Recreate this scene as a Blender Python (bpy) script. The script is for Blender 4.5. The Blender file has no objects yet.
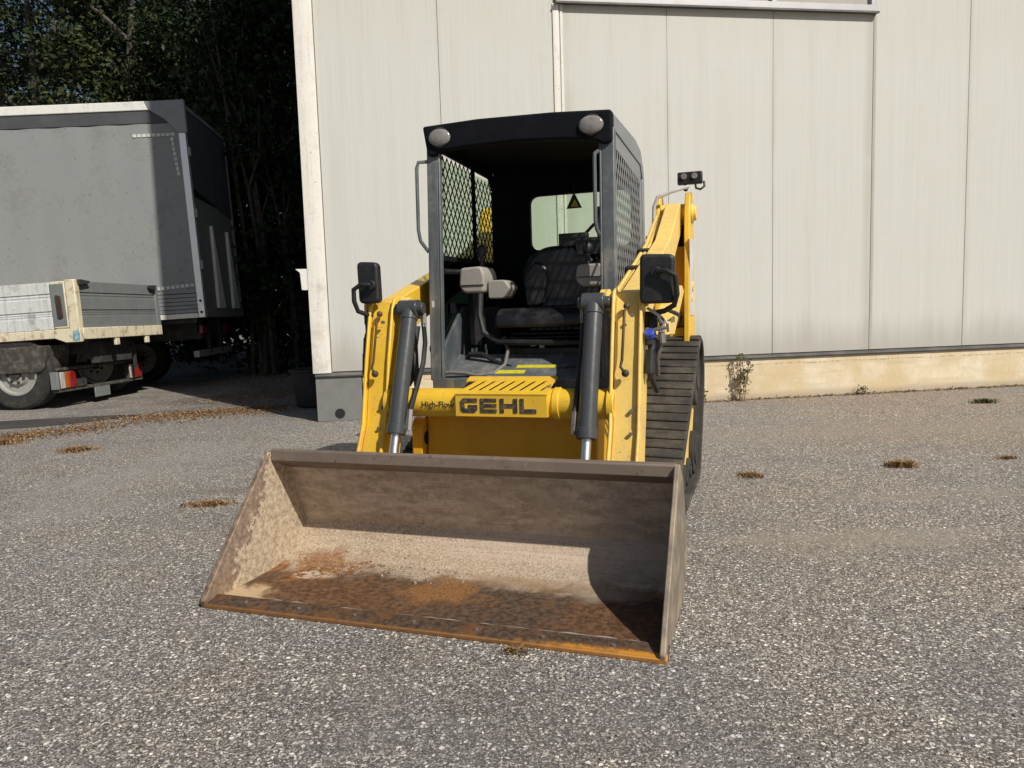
import bpy, bmesh, math, random
import numpy as np
from mathutils import Vector, Matrix, Euler
R = math.radians
random.seed(7); rng = np.random.default_rng(7)
scene = bpy.context.scene
COL = scene.collection

# ------------------------------------------------------------------ camera, sky, sun, exposure
PITCH, ROLL, CAM_H, FPX = 5.578, 1.788, 1.164, 741.19
cam_d = bpy.data.cameras.new('camera'); cam = bpy.data.objects.new('camera', cam_d); COL.objects.link(cam)
cam_d.sensor_fit = 'HORIZONTAL'; cam_d.sensor_width = 36.0; cam_d.lens = FPX / 1024 * 36.0
cam_d.clip_start = 0.05; cam_d.clip_end = 2000
p_, r_ = R(PITCH), R(ROLL)
fw = Vector((0, math.cos(p_), -math.sin(p_))); up = Vector((0, math.sin(p_), math.cos(p_))); rt = Vector((1, 0, 0))
rt2 = rt * math.cos(r_) - up * math.sin(r_); up2 = rt * math.sin(r_) + up * math.cos(r_)
m3 = Matrix((rt2, up2, -fw)).transposed()
cam.matrix_world = Matrix.Translation((0, 0, CAM_H)) @ m3.to_4x4()
scene.camera = cam

SUN_AZ, SUN_EL = 40.0, 42.0          # degrees right of straight behind the camera; elevation
world = bpy.data.worlds.new('World'); scene.world = world; world.use_nodes = True
wn = world.node_tree.nodes; wl_ = world.node_tree.links
bg = wn.get('Background') or wn.new('ShaderNodeBackground')
sky = wn.new('ShaderNodeTexSky'); sky.sky_type = 'NISHITA'; sky.sun_disc = False
sky.sun_elevation = R(SUN_EL); sky.sun_rotation = R(180 - SUN_AZ); sky.dust_density = 1.6
wl_.new(sky.outputs[0], bg.inputs[0]); bg.inputs[1].default_value = 0.06
sd = bpy.data.lights.new('sun', 'SUN'); sun = bpy.data.objects.new('sun', sd); COL.objects.link(sun)
sd.energy = 4.7; sd.angle = R(0.6); sd.color = (1.0, 0.94, 0.85)
sv = Vector((math.sin(R(SUN_AZ)) * math.cos(R(SUN_EL)), -math.cos(R(SUN_AZ)) * math.cos(R(SUN_EL)), math.sin(R(SUN_EL))))
sun.rotation_euler = sv.to_track_quat('Z', 'Y').to_euler(); sun.location = sv * 40
vs = scene.view_settings
scene.display_settings.display_device = 'sRGB'
vs.view_transform = 'Standard'; vs.look = 'None'; vs.exposure = 0.0; vs.gamma = 1.0; vs.use_curve_mapping = False

# ------------------------------------------------------------------ material helpers
class NT:
    def __init__(s, name):
        s.m = bpy.data.materials.new(name); s.m.use_nodes = True
        s.t = s.m.node_tree; s.n = s.t.nodes; s.l = s.t.links
        s.b = s.n.get('Principled BSDF'); s.out = s.n.get('Material Output')
        s.tc = s.n.new('ShaderNodeTexCoord'); s.obj = s.tc.outputs['Object']
    def put(s, sock, v):
        if v is None: return
        if hasattr(v, 'is_linked'): s.l.new(v, sock)
        elif isinstance(v, (tuple, list)) and len(v) == 3 and sock.type == 'RGBA': sock.default_value = (*v, 1)
        else: sock.default_value = v
    def mapping(s, scale=(1, 1, 1), loc=(0, 0, 0), rot=(0, 0, 0)):
        n = s.n.new('ShaderNodeMapping'); s.l.new(s.obj, n.inputs[0])
        n.inputs['Scale'].default_value = scale; n.inputs['Location'].default_value = loc; n.inputs['Rotation'].default_value = rot
        return n.outputs[0]
    def noise(s, scale, detail=4, rough=.55, vec=None, dist=0):
        n = s.n.new('ShaderNodeTexNoise'); s.l.new(vec or s.obj, n.inputs['Vector'])
        n.inputs['Scale'].default_value = scale; n.inputs['Detail'].default_value = detail
        n.inputs['Roughness'].default_value = rough; n.inputs['Distortion'].default_value = dist
        return n.outputs[0]
    def voro(s, scale, vec=None, feature='F1', rand=1):
        n = s.n.new('ShaderNodeTexVoronoi'); s.l.new(vec or s.obj, n.inputs['Vector']); n.feature = feature
        n.inputs['Scale'].default_value = scale; n.inputs['Randomness'].default_value = rand
        return n
    def math(s, op, a, b=None, clamp=False):
        n = s.n.new('ShaderNodeMath'); n.operation = op; n.use_clamp = clamp
        s.put(n.inputs[0], a); s.put(n.inputs[1], b); return n.outputs[0]
    def ramp(s, v, stops):
        n = s.n.new('ShaderNodeValToRGB'); s.l.new(v, n.inputs[0]); cr = n.color_ramp
        while len(cr.elements) < len(stops): cr.elements.new(.5)
        for e, (p, c) in zip(cr.elements, stops):
            e.position = p; e.color = (c, c, c, 1) if isinstance(c, (int, float)) else (*c, 1)
        return n.outputs[0]
    def mix(s, f, a, b, mode='MIX'):
        n = s.n.new('ShaderNodeMix'); n.data_type = 'RGBA'; n.blend_type = mode
        s.put(n.inputs[0], f); s.put(n.inputs[6], a); s.put(n.inputs[7], b); return n.outputs[2]
    def sep(s, vec=None):
        n = s.n.new('ShaderNodeSeparateXYZ'); s.l.new(vec or s.obj, n.inputs[0]); return n.outputs
    def step(s, v, a, b):
        n = s.n.new('ShaderNodeMapRange'); n.interpolation_type = 'SMOOTHSTEP'; s.put(n.inputs[0], v)
        n.inputs[1].default_value = a; n.inputs[2].default_value = b; return n.outputs[0]
    def bump(s, h, strength=.3, dist=.01, prev=None):
        n = s.n.new('ShaderNodeBump'); n.inputs['Strength'].default_value = strength; n.inputs['Distance'].default_value = dist
        s.l.new(h, n.inputs['Height'])
        if prev is not None: s.l.new(prev, n.inputs['Normal'])
        return n.outputs[0]
    def done(s, col=None, rough=None, metal=None, normal=None, spec=None):
        i = s.b.inputs
        s.put(i['Base Color'], col); s.put(i['Roughness'], rough); s.put(i['Metallic'], metal)
        if normal is not None: s.l.new(normal, i['Normal'])
        if spec is not None: i['Specular IOR Level'].default_value = spec
        return s.m

def worn(name, base, rough=.5, metal=0, dirt=(.12, .10, .07), amount=.35, scale=6, var=.25, bump=.08, streak=None, edge=None):
    """painted / moulded surface: tone variation, dusty blotches, fine speckle, optional vertical streaks and chipped edges"""
    t = NT(name)
    n1 = t.noise(scale, 6, .6); n2 = t.noise(scale * 9, 5, .65)
    c = t.mix(t.step(n1, .35, .7), tuple(x * (1 - var) for x in base), tuple(min(1, x * (1 + var * .5)) for x in base))
    n3 = t.noise(scale * 28, 4, .7)
    f = t.math('MULTIPLY', t.step(t.math('ADD', t.math('MULTIPLY', n1, .62), t.math('ADD', t.math('MULTIPLY', n2, .18), t.math('MULTIPLY', n3, .2))), .48, .64), amount)
    c = t.mix(f, c, dirt)
    # small chips and short scratches
    ch_ = t.step(t.noise(scale * 16, 3, .6), .665, .70); sr = t.step(t.noise(1, 3, .6, vec=t.mapping((scale * 4, scale * 30, scale * 6), (1, 2, 3), (.3, .5, .2))), .69, .74)
    c = t.mix(t.math('MULTIPLY', t.math('MAXIMUM', ch_, t.math('MULTIPLY', sr, .7)), min(1, amount * 1.5)), c, tuple(x * .75 for x in dirt))
    if streak:
        sn = t.noise(1, 5, .6, vec=t.mapping((22, 22, 1.2)))
        c = t.mix(t.math('MULTIPLY', t.step(sn, .5, .72), streak), c, dirt)
    if edge:
        g = t.n.new('ShaderNodeNewGeometry')
        e = t.math('MULTIPLY', t.step(g.outputs['Pointiness'], .56, .66), t.step(n2, .42, .6))
        c = t.mix(e, c, edge)
    rr = t.math('ADD', t.math('MULTIPLY', n2, .25), rough - .1)
    nb = t.bump(n2, bump, .004)
    return t.done(c, rr, metal, nb)

M = {}
M['yellow'] = worn('yellow_paint', (.80, .50, .035), .40, 0, (.44, .27, .08), .62, 4, .12, .04, streak=.22, edge=(.20, .12, .06))
M['yellow_pale'] = worn('pale_yellow_paint', (.83, .58, .15), .48, 0, (.46, .32, .13), .65, 5, .12, .05, streak=.3, edge=(.25, .15, .08))  # paler yellow for the right arm, pins and pipes
M['orange'] = worn('orange_yellow_paint', (.74, .40, .02), .45, 0, (.42, .26, .06), .3, 6, .12)
M['slate'] = worn('slate_grey_paint', (.075, .092, .105), .42, 0, (.22, .20, .17), .35, 7, .2, .05, streak=.2)
M['slate_dusty'] = worn('dusty_slate_paint', (.10, .115, .125), .5, 0, (.26, .24, .20), .6, 6, .2, .05, streak=.5)
M['side_plate_glare'] = worn('slate_glare_side_plate', (.22, .235, .25), .4, .1, (.12, .12, .12), .5, 6, .2, .05, streak=.3)  # slate side plate lightened, sun glare painted into its base colour
M['black'] = worn('black_plastic', (.012, .013, .015), .5, 0, (.08, .075, .065), .25, 8, .2, .05)
M['visor'] = worn('dark_roof_plastic', (.004, .005, .009), .75, 0, (.016, .016, .02), .25, 8, .2, .03)
M['visor'].node_tree.nodes['Principled BSDF'].inputs['Specular IOR Level'].default_value = .18
M['leather'] = worn('black_seat_vinyl', (.008, .008, .010), .36, 0, (.10, .09, .08), .3, 9, .2, .12)
M['pod'] = worn('warm_grey_plastic', (.33, .31, .28), .5, 0, (.15, .13, .11), .4, 9, .12, .04)
M['rubber'] = worn('dusty_rubber', (.026, .025, .023), .8, 0, (.12, .10, .08), .5, 4, .25, .25)
M['rubber_tread'] = worn('dusty_tread_rubber', (.042, .038, .032), .85, 0, (.13, .108, .08), .6, 4, .35, .5)
M['steel'] = worn('worn_bare_steel', (.30, .29, .27), .45, .6, (.12, .08, .05), .5, 9, .25, .06)
M['chrome'] = worn('polished_rod_steel', (.82, .81, .79), .32, 1, (.3, .28, .25), .2, 9, .05, .01)
M['cylinder'] = worn('scuffed_black_cylinder_paint', (.055, .06, .064), .26, 0, (.17, .15, .12), .12, 2.5, .05, .06)
M['white_label'] = worn('white_label', (.6, .6, .58), .6, 0, (.3, .28, .24), .3)
M['letter'] = worn('dark_lettering', (.03, .032, .036), .6, 0, (.35, .22, .06), .5, 40, .2)
M['sticker'] = worn('yellow_sticker', (.62, .58, .03), .5, 0, (.15, .14, .05), .4, 30)
M['lens'] = worn('clear_lamp_lens', (.26, .25, .23), .12, 0, (.12, .11, .1), .3, 20, .3)
M['blue'] = worn('blue_cap', (.03, .07, .42), .4, 0, (.1, .1, .2), .2)
M['red'] = worn('red_lamp_lens', (.26, .012, .014), .3, 0, (.12, .05, .04), .6)
M['amber'] = worn('amber_lamp_lens', (.42, .09, .01), .3, 0, (.2, .08, .02), .3)
M['clear'] = worn('white_lamp_lens', (.5, .47, .44), .2, 0, (.2, .18, .15), .3)
M['mirror_glass'] = worn('dusty_dark_mirror', (.06, .07, .08), .2, .3, (.12, .12, .12), .4)
M['hose'] = worn('grey_hose', (.16, .15, .14), .6, 0, (.1, .09, .07), .4, 20)
M['alu'] = worn('weathered_aluminium', (.72, .73, .73), .5, .1, (.20, .19, .17), .7, 4, .15, .04, streak=.4)
M['alu_dull'] = worn('dull_grey_aluminium', (.22, .24, .24), .55, .2, (.16, .16, .15), .6, 4, .15, .04, streak=.4)
M['cream'] = worn('chipped_cream_paint', (.74, .68, .50), .55, 0, (.18, .08, .03), .85, 7, .12, .06, streak=.4)
M['chassis'] = worn('grimy_dark_chassis', (.03, .03, .03), .8, 0, (.09, .075, .06), .7, 5, .3, .1)
M['mudguard'] = worn('muddy_plastic', (.06, .057, .05), .85, 0, (.15, .125, .095), .9, 12, .3, .2)
M['rim'] = worn('painted_wheel_rim', (.36, .35, .33), .5, 0, (.10, .08, .06), .7, 9, .2)
M['curtain'] = worn('grey_lorry_curtain', (.235, .248, .25), .6, 0, (.14, .14, .135), .5, 1.2, .06, .03)
M['curtain_dark'] = worn('dark_curtain_border', (.060, .062, .070), .65, 0, (.1, .1, .1), .3, 3, .1, .03)
M['rail_white'] = worn('white_rail_paint', (.74, .74, .70), .5, 0, (.3, .28, .25), .4, 5, .1, .03, streak=.2)
M['rail_grey'] = worn('grey_corner_casting', (.26, .27, .29), .5, .1, (.15, .15, .15), .4, 5, .15)
M['post_metal'] = worn('brushed_aluminium_post', (.90, .90, .89), .42, .75, (.5, .48, .45), .3, 5, .05, .03)
M['door_grey'] = worn('grey_rear_door', (.20, .20, .19), .6, 0, (.1, .1, .09), .6, 3, .2, .04, streak=.4)
M['tub'] = worn('dark_plastic_tub', (.016, .017, .019), .6, 0, (.05, .045, .04), .4, 6)
M['frame_metal'] = worn('grey_window_metal', (.42, .42, .42), .4, .4, (.25, .24, .22), .4, 4, .1)
M['seam'] = worn('pale_joint_backing', (.40, .385, .345), .7, 0, (.3, .28, .25), .5, 3, .1)
M['flash'] = worn('dark_drip_flashing', (.10, .10, .10), .6, .2, (.2, .18, .15), .5, 3, .2)

def glass(name, tint, gl=.06):
    t = NT(name); tr = t.n.new('ShaderNodeBsdfTransparent'); tr.inputs[0].default_value = (*tint, 1)
    g = t.n.new('ShaderNodeBsdfGlossy'); g.inputs['Roughness'].default_value = .04
    mx = t.n.new('ShaderNodeMixShader'); mx.inputs[0].default_value = gl
    t.l.new(tr.outputs[0], mx.inputs[1]); t.l.new(g.outputs[0], mx.inputs[2]); t.l.new(mx.outputs[0], t.out.inputs[0])
    return t.m
M['cab_glass'] = glass('greenish_cab_glass', (.80, .88, .78))
M['side_glass'] = glass('dark_green_side_glass', (.07, .10, .09), .06)
M['win_glass'] = NT('dark_window_glass').done((.06, .07, .085), .08, 0)

def mat_ground():
    t = NT('gravelled_tarmac')
    big = t.noise(.35, 4, .55); mid = t.noise(1.6, 5, .6); fine = t.noise(260, 3, .7)
    warp = t.n.new('ShaderNodeVectorMath'); warp.operation = 'ADD'
    wno = t.n.new('ShaderNodeTexNoise'); t.l.new(t.obj, wno.inputs['Vector']); wno.inputs['Scale'].default_value = 55; wno.inputs['Detail'].default_value = 2
    wsc = t.n.new('ShaderNodeVectorMath'); wsc.operation = 'SCALE'; wsc.inputs['Scale'].default_value = .018
    t.l.new(wno.outputs['Color'], wsc.inputs[0]); t.l.new(t.obj, warp.inputs[0]); t.l.new(wsc.outputs[0], warp.inputs[1])
    v1 = t.voro(105, warp.outputs[0]); v2 = t.voro(210, warp.outputs[0]); v3 = t.voro(62, warp.outputs[0])
    def sc_(v):
        q = t.n.new('ShaderNodeSeparateColor'); t.l.new(v.outputs['Color'], q.inputs[0]); return q.outputs
    s1, s2, s3 = sc_(v1), sc_(v2), sc_(v3)
    c1 = t.ramp(s1[0], [(0, (.064, .061, .058)), (.35, (.155, .148, .139)), (.6, (.295, .280, .258)), (.85, (.48, .46, .425)), (1, (.78, .755, .70))])
    c2 = t.ramp(s2[0], [(0, (.042, .040, .040)), (.5, (.115, .110, .106)), (.85, (.27, .258, .24)), (1, (.60, .575, .535))])
    c3 = t.ramp(s3[0], [(0, (.10, .095, .09)), (.3, (.30, .285, .26)), (.65, (.56, .54, .50)), (1, (.86, .84, .79))])
    def stones(v, sz, base, spread, keep0):
        size = t.math('MULTIPLY_ADD', sz[1], spread); size.node.inputs[2].default_value = base
        m_ = t.math('SUBTRACT', 1, t.step(t.math('SUBTRACT', v.outputs['Distance'], size), -.04, .04))
        return t.math('MULTIPLY', m_, t.step(sz[2], keep0, keep0 + .04))
    mk1 = stones(v1, s1, .26, .28, .30); mk3 = stones(v3, s3, .16, .28, .54)
    c = t.mix(mk3, t.mix(mk1, c2, c1), c3); mk = t.math('MAXIMUM', mk1, mk3)
    warm = t.mix(t.step(mid, .35, .7), (1.09, 1.075, 1.06), (1.17, 1.10, 1.01))
    c = t.mix(1.0, c, warm, 'MULTIPLY')
    xs = t.sep()
    red = t.math('MULTIPLY', t.step(xs[0], .6, 4.5), t.step(big, .3, .6))
    c = t.mix(t.math('MULTIPLY', red, .6), c, t.mix(1.0, c, (1.22, 1.02, .86), 'MULTIPLY'))
    dirt = t.math('MULTIPLY', t.step(t.noise(.9, 6, .65, dist=.9), .52, .72), .32)
    c = t.mix(dirt, c, (.25, .215, .17))
    dk = t.math('MULTIPLY', t.step(t.noise(.55, 5, .6, vec=t.mapping((1, 2.2, 1), (3, 1, 0))), .5, .72), .35)
    c = t.mix(dk, c, t.mix(1.0, c, (.55, .55, .56), 'MULTIPLY'))
    pn_ = t.math('MULTIPLY_ADD', t.step(t.noise(7, 6, .7, dist=1.2), .36, .62), .75); pn_.node.inputs[2].default_value = .45
    def patch(cx, cy, rx, ry, amp, f_, colr):
        a = t.math('DIVIDE', t.math('SUBTRACT', xs[0], cx), rx); b = t.math('DIVIDE', t.math('SUBTRACT', xs[1], cy), ry)
        d = t.math('ADD', t.math('SQRT', t.math('ADD', t.math('MULTIPLY', a, a), t.math('MULTIPLY', b, b))), t.math('MULTIPLY', t.math('SUBTRACT', mid, .5), amp))
        m_ = t.math('MULTIPLY', t.math('MULTIPLY', t.math('SUBTRACT', 1, t.step(d, .2, 1.4)), pn_), f_)
        return t.mix(m_, c, colr)
    c = patch(1.75, 3.55, .75, .16, 3, .55, (.30, .265, .215)); c = patch(2.6, 4.3, .9, .14, 3, .45, (.27, .235, .19)); c = patch(-1.6, 5.0, 1.4, .12, 3, .45, (.12, .10, .08))
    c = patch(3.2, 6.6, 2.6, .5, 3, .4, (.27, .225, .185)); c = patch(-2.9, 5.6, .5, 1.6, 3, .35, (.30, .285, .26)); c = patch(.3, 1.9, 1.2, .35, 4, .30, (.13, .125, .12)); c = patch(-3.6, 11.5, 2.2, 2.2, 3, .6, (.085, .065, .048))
    h = t.math('ADD', t.math('MULTIPLY', mk, t.math('SUBTRACT', .8, v1.outputs['Distance'])), t.math('MULTIPLY', t.math('SUBTRACT', .6, v2.outputs['Distance']), .35))
    nb = t.bump(h, .6, .005); nb = t.bump(mid, .25, .03, nb)
    return t.done(c, .85, 0, nb, .25)

def mat_shade_strip():  # colour of the painted shadow on the ground by the lorry
    t = NT('painted_ground_shade'); n = t.noise(1.2, 6, .6); f = t.noise(90, 4, .7)
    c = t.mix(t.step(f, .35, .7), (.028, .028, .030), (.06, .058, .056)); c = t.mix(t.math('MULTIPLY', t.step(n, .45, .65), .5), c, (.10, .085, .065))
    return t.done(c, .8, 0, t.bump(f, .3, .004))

def mat_wall():
    t = NT('ribbed_off_white_cladding'); x = t.sep()
    st = t.noise(1, 5, .6, vec=t.mapping((30, 1, .5))); st2 = t.noise(1, 4, .6, vec=t.mapping((5, 1, .22))); bl = t.noise(.8, 4, .5)
    c = t.mix(t.step(st, .3, .75), (.515, .522, .487), (.548, .556, .522))
    c = t.mix(t.math('MULTIPLY', t.step(st2, .5, .75), .35), c, (.46, .45, .40))
    c = t.mix(t.math('MULTIPLY', t.step(bl, .5, .7), .25), c, (.525, .515, .46))
    # rain-splash grime just above the base, with an uneven upper edge
    edge = t.math('SUBTRACT', x[2], t.math('MULTIPLY', st2, .55))
    g = t.math('SUBTRACT', 1, t.step(edge, .28, .80))
    c = t.mix(t.math('MULTIPLY', g, .65), c, (.34, .325, .29))
    sp = t.noise(3.2, 6, .7); c = t.mix(t.math('MULTIPLY', t.step(sp, .55, .72), .22), c, (.47, .45, .40))
    # run-off marks under the window band
    rn = t.math('MULTIPLY', t.step(t.math('ADD', x[2], t.math('MULTIPLY', st2, 1.4)), 4.55, 5.3), t.step(st, .38, .62))
    c = t.mix(t.math('MULTIPLY', rn, .35), c, (.46, .42, .33))
    for cx, wd_, am in ((4.49, .10, .5), (.74, .12, .4), (-.70, .05, .25), (1.93, .06, .3), (3.24, .06, .3), (5.83, .06, .3)):
        dj = t.math('ADD', t.math('ABSOLUTE', t.math('SUBTRACT', x[0], cx)), t.math('MULTIPLY', t.math('SUBTRACT', st2, .5), wd_ * 1.5))
        c = t.mix(t.math('MULTIPLY', t.math('MULTIPLY', t.math('SUBTRACT', 1, t.step(dj, 0, wd_)), t.step(bl, .35, .6)), am), c, (.36, .345, .28))
    w = t.n.new('ShaderNodeTexWave'); w.wave_type = 'BANDS'; w.bands_direction = 'X'; t.l.new(t.obj, w.inputs[0]); w.inputs['Scale'].default_value = 6.0
    nb = t.bump(w.outputs['Fac'], .04, .004); nb = t.bump(bl, .15, .02, nb)
    return t.done(c, .55, 0, nb, .3)
M['wall'] = mat_wall()

def mat_plinth():
    t = NT('yellowed_concrete'); x = t.sep()
    n = t.noise(2.2, 7, .65); f = t.noise(35, 5, .7); s = t.noise(1, 5, .6, vec=t.mapping((1.2, 1, 9)))
    c = t.mix(t.step(n, .35, .68), (.58, .47, .29), (.70, .62, .47)); c = t.mix(t.math('MULTIPLY', t.step(s, .48, .7), .5), c, (.50, .40, .27))
    c = t.mix(t.math('MULTIPLY', t.step(f, .55, .7), .35), c, (.36, .30, .22))
    line = t.math('SUBTRACT', 1, t.step(t.math('ABSOLUTE', t.math('SUBTRACT', x[2], t.math('MULTIPLY_ADD', n, .05))), .0, .011))
    line.node.inputs[0].default_value = 0
    z0 = t.math('ABSOLUTE', t.math('SUBTRACT', t.math('ADD', x[2], t.math('MULTIPLY', n, .05)), .455))
    crack = t.math('MULTIPLY', t.math('SUBTRACT', 1, t.step(z0, .002, .012)), t.step(f, .45, .55))
    c = t.mix(t.math('MULTIPLY', crack, .7), c, (.25, .2, .14))
    low = t.math('SUBTRACT', 1, t.step(t.math('SUBTRACT', x[2], t.math('MULTIPLY', n, .12)), -.02, .06)); c = t.mix(t.math('MULTIPLY', low, .6), c, (.34, .29, .22))
    return t.done(c, .85, 0, t.bump(t.math('ADD', n, t.math('MULTIPLY', f, .4)), .4, .012), .2)
M['plinth'] = mat_plinth()
M['plinth_shaded'] = worn('grey_shaded_concrete', (.19, .19, .185), .85, 0, (.12, .115, .105), .5, 4, .15, .2)  # grey corner concrete, darkened to carry the shadow lying over it
M['trim'] = worn('white_corner_flashing', (.74, .72, .66), .5, 0, (.35, .32, .27), .5, 2.5, .07, .03, streak=.25)

def mat_bucket():
    """inside of the bucket, in machine space: x across, y back, z up"""
    t = NT('worn_bucket_steel'); x = t.sep()
    n = t.noise(5, 7, .65, dist=.4); f = t.noise(38, 6, .7); sc = t.noise(1, 5, .65, vec=t.mapping((9, 22, 22))); g = t.noise(120, 3, .7)
    nn = t.math('SUBTRACT', n, .5)
    def blob(cx, cy, rx, ry, soft=.6, amp=1.3):
        a = t.math('DIVIDE', t.math('SUBTRACT', x[0], cx), rx); b = t.math('DIVIDE', t.math('SUBTRACT', x[1], cy), ry)
        d = t.math('SQRT', t.math('ADD', t.math('MULTIPLY', a, a), t.math('MULTIPLY', b, b)))
        d = t.math('ADD', d, t.math('MULTIPLY', nn, amp * 2))
        d = t.math('ADD', d, t.math('MULTIPLY', t.math('SUBTRACT', f, .5), .7))
        return t.math('SUBTRACT', 1, t.step(d, 1 - soft * .5, 1 + soft * .5))
    steel = t.mix(t.step(t.math('ADD', t.math('MULTIPLY', sc, .6), t.math('MULTIPLY', f, .4)), .38, .64), (.35, .285, .225), (.60, .50, .41))
    steel = t.mix(t.math('MULTIPLY', t.step(n, .48, .66), .45), steel, (.42, .35, .28))
    rustdark = t.mix(t.step(f, .38, .62), (.050, .034, .025), (.125, .085, .055))
    rustdark = t.mix(t.math('MULTIPLY', t.step(n, .5, .62), .5), rustdark, (.17, .078, .030))
    c = t.mix(t.math('MULTIPLY', t.step(t.noise(24, 6, .75), .60, .68), .6), steel, (.10, .075, .055))
    floor = t.math('SUBTRACT', 1, t.step(t.math('ADD', x[1], t.math('MULTIPLY', nn, .40)), .40, .54))
    onfloor = t.math('SUBTRACT', 1, t.step(x[2], .025, .05)); low = t.math('SUBTRACT', 1, t.step(x[2], .015, .15))
    c = t.mix(t.math('MULTIPLY', floor, low), c, rustdark)
    scr = t.noise(1, 5, .7, vec=t.mapping((70, 2.5, 70))); scr2 = t.noise(1, 5, .7, vec=t.mapping((2.2, 60, 60), (3, 2, 1)))
    c = t.mix(t.math('MULTIPLY', t.step(scr, .60, .72), .40), c, (.30, .25, .20))
    c = t.mix(t.math('MULTIPLY', t.step(scr2, .60, .70), .45), c, (.045, .036, .03))
    # sand caked along the bend at the back
    zz = t.math('ADD', x[2], t.math('MULTIPLY', nn, .26))
    bend = t.math('MULTIPLY', t.step(t.math('ADD', x[1], t.math('MULTIPLY', nn, .45)), .43, .56), t.math('SUBTRACT', 1, t.step(zz, .15, .24)))
    bend = t.math('MULTIPLY', bend, t.math('SUBTRACT', 1, t.step(x[2], .30, .34)))
    sand = t.mix(t.step(g, .35, .68), (.27, .20, .125), (.66, .54, .40))
    sand = t.mix(t.math('MULTIPLY', t.step(f, .52, .66), .45), sand, (.20, .15, .095))
    fade = t.math('SUBTRACT', 1, t.math('MULTIPLY', t.step(x[0], .25, .75), .75))
    c = t.mix(t.math('MULTIPLY', t.math('MULTIPLY', bend, fade), t.math('MULTIPLY_ADD', f, .5)), c, sand)
    # scraped pale bend at the middle and right
    pol = t.math('MULTIPLY', t.math('SUBTRACT', 1, t.step(t.math('ABSOLUTE', t.math('SUBTRACT', x[2], .13)), .03, .07)), t.step(x[0], -.35, -.05))
    c = t.mix(t.math('MULTIPLY', t.math('MULTIPLY', pol, t.step(t.noise(1, 4, .6, vec=t.mapping((2.5, 60, 60))), .40, .58)), .75), c, (.55, .43, .34))
    # rust-orange patches
    c = t.mix(t.math('MULTIPLY', t.math('MULTIPLY', blob(-.45, .22, .48, .22, 1.0, 2.2), onfloor), .55), c, t.mix(t.step(f, .42, .62), (.12, .055, .022), (.27, .13, .05)))
    c = t.mix(t.math('MULTIPLY', t.math('MULTIPLY', blob(.72, .22, .20, .22, .9, 2.4), onfloor), .55), c, t.mix(t.step(f, .42, .62), (.11, .05, .022), (.24, .11, .045)))
    c = t.mix(t.math('MULTIPLY', t.math('MULTIPLY', blob(-.72, .47, .20, .14, .7, 2.4), low), .85), c, t.mix(t.step(f, .4, .62), (.19, .075, .022), (.36, .17, .06)))
    c = t.mix(t.math('MULTIPLY', t.math('MULTIPLY', blob(-.03, .335, .13, .11, .6, 2.0), onfloor), .8), c, t.mix(t.step(g, .35, .65), (.18, .08, .025), (.38, .19, .07)))
    c = t.mix(t.math('MULTIPLY', t.math('MULTIPLY', blob(.35, .50, .35, .06, .8, 1.6), onfloor), .5), c, (.26, .145, .06))
    c = t.mix(t.math('MULTIPLY', t.math('MULTIPLY', blob(-.66, .40, .11, .035, 1.0, 3.4), onfloor), t.step(f, .44, .54)), c, (.50, .42, .32))
    c = t.mix(t.math('MULTIPLY', t.math('MULTIPLY', blob(.62, .46, .10, .05, .9, 2.6), onfloor), .6), c, (.36, .30, .22))
    c = t.mix(t.math('MULTIPLY', blob(-.85, .10, .14, .11, .7, 1.4), low), c, (.55, .40, .24))
    # left cheek: sand stuck to the rear two thirds
    ck = t.math('SUBTRACT', 1, t.step(x[0], -.925, -.90))
    c = t.mix(ck, c, t.mix(t.step(f, .35, .65), (.13, .085, .058), (.27, .20, .145)))
    diag = t.math('ADD', t.math('SUBTRACT', x[1], t.math('MULTIPLY', x[2], .62)), t.math('MULTIPLY', nn, .42))
    cs = t.math('MULTIPLY', ck, t.step(t.math('ADD', diag, t.math('MULTIPLY', t.math('SUBTRACT', f, .5), .30)), .125, .155))
    c = t.mix(t.math('MULTIPLY', cs, .9), c, t.mix(t.step(t.math('ADD', t.math('MULTIPLY', f, .6), t.math('MULTIPLY', g, .4)), .38, .62), (.34, .26, .17), (.68, .58, .43)))
    rr = t.math('MULTIPLY_ADD', f, .3); rr.node.inputs[2].default_value = .5
    nb = t.bump(t.math('ADD', n, t.math('ADD', t.math('MULTIPLY', f, .5), t.math('MULTIPLY', t.math('MULTIPLY', g, bend), .8))), .45, .012)
    return t.done(c, rr, .15, nb, .35)
M['bucket'] = mat_bucket()
def mat_edge():
    t = NT('worn_cutting_edge'); x = t.sep(); n = t.noise(7, 6, .65); f = t.noise(45, 5, .7)
    c = t.mix(t.step(f, .38, .62), (.055, .036, .026), (.13, .085, .055)); c = t.mix(t.math('MULTIPLY', t.step(n, .48, .62), .6), c, (.19, .085, .03))
    o_ = t.math('MULTIPLY', t.step(t.math('ADD', x[0], t.math('MULTIPLY', t.math('SUBTRACT', n, .5), 1.6)), .35, .75), t.math('SUBTRACT', 1, t.step(t.math('ADD', x[1], t.math('MULTIPLY', t.math('SUBTRACT', f, .5), .06)), .010, .028)))
    c = t.mix(t.math('MULTIPLY', o_, .9), c, (.62, .27, .03))
    l_ = t.math('SUBTRACT', 1, t.step(x[1], -.006, .004)); c = t.mix(t.math('MULTIPLY', l_, .6), c, (.34, .16, .05))
    return t.done(c, .55, .2, t.bump(f, .3, .004), .35)
M['cutting_edge'] = mat_edge()
M['weld'] = worn('scraped_weld', (.42, .37, .31), .5, .3, (.12, .08, .05), .9, 5, .2)
M['bucket_edge'] = worn('rusty_cutting_edge', (.060, .040, .028), .6, .2, (.17, .075, .025), .5, 3, .3, .12)
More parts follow.
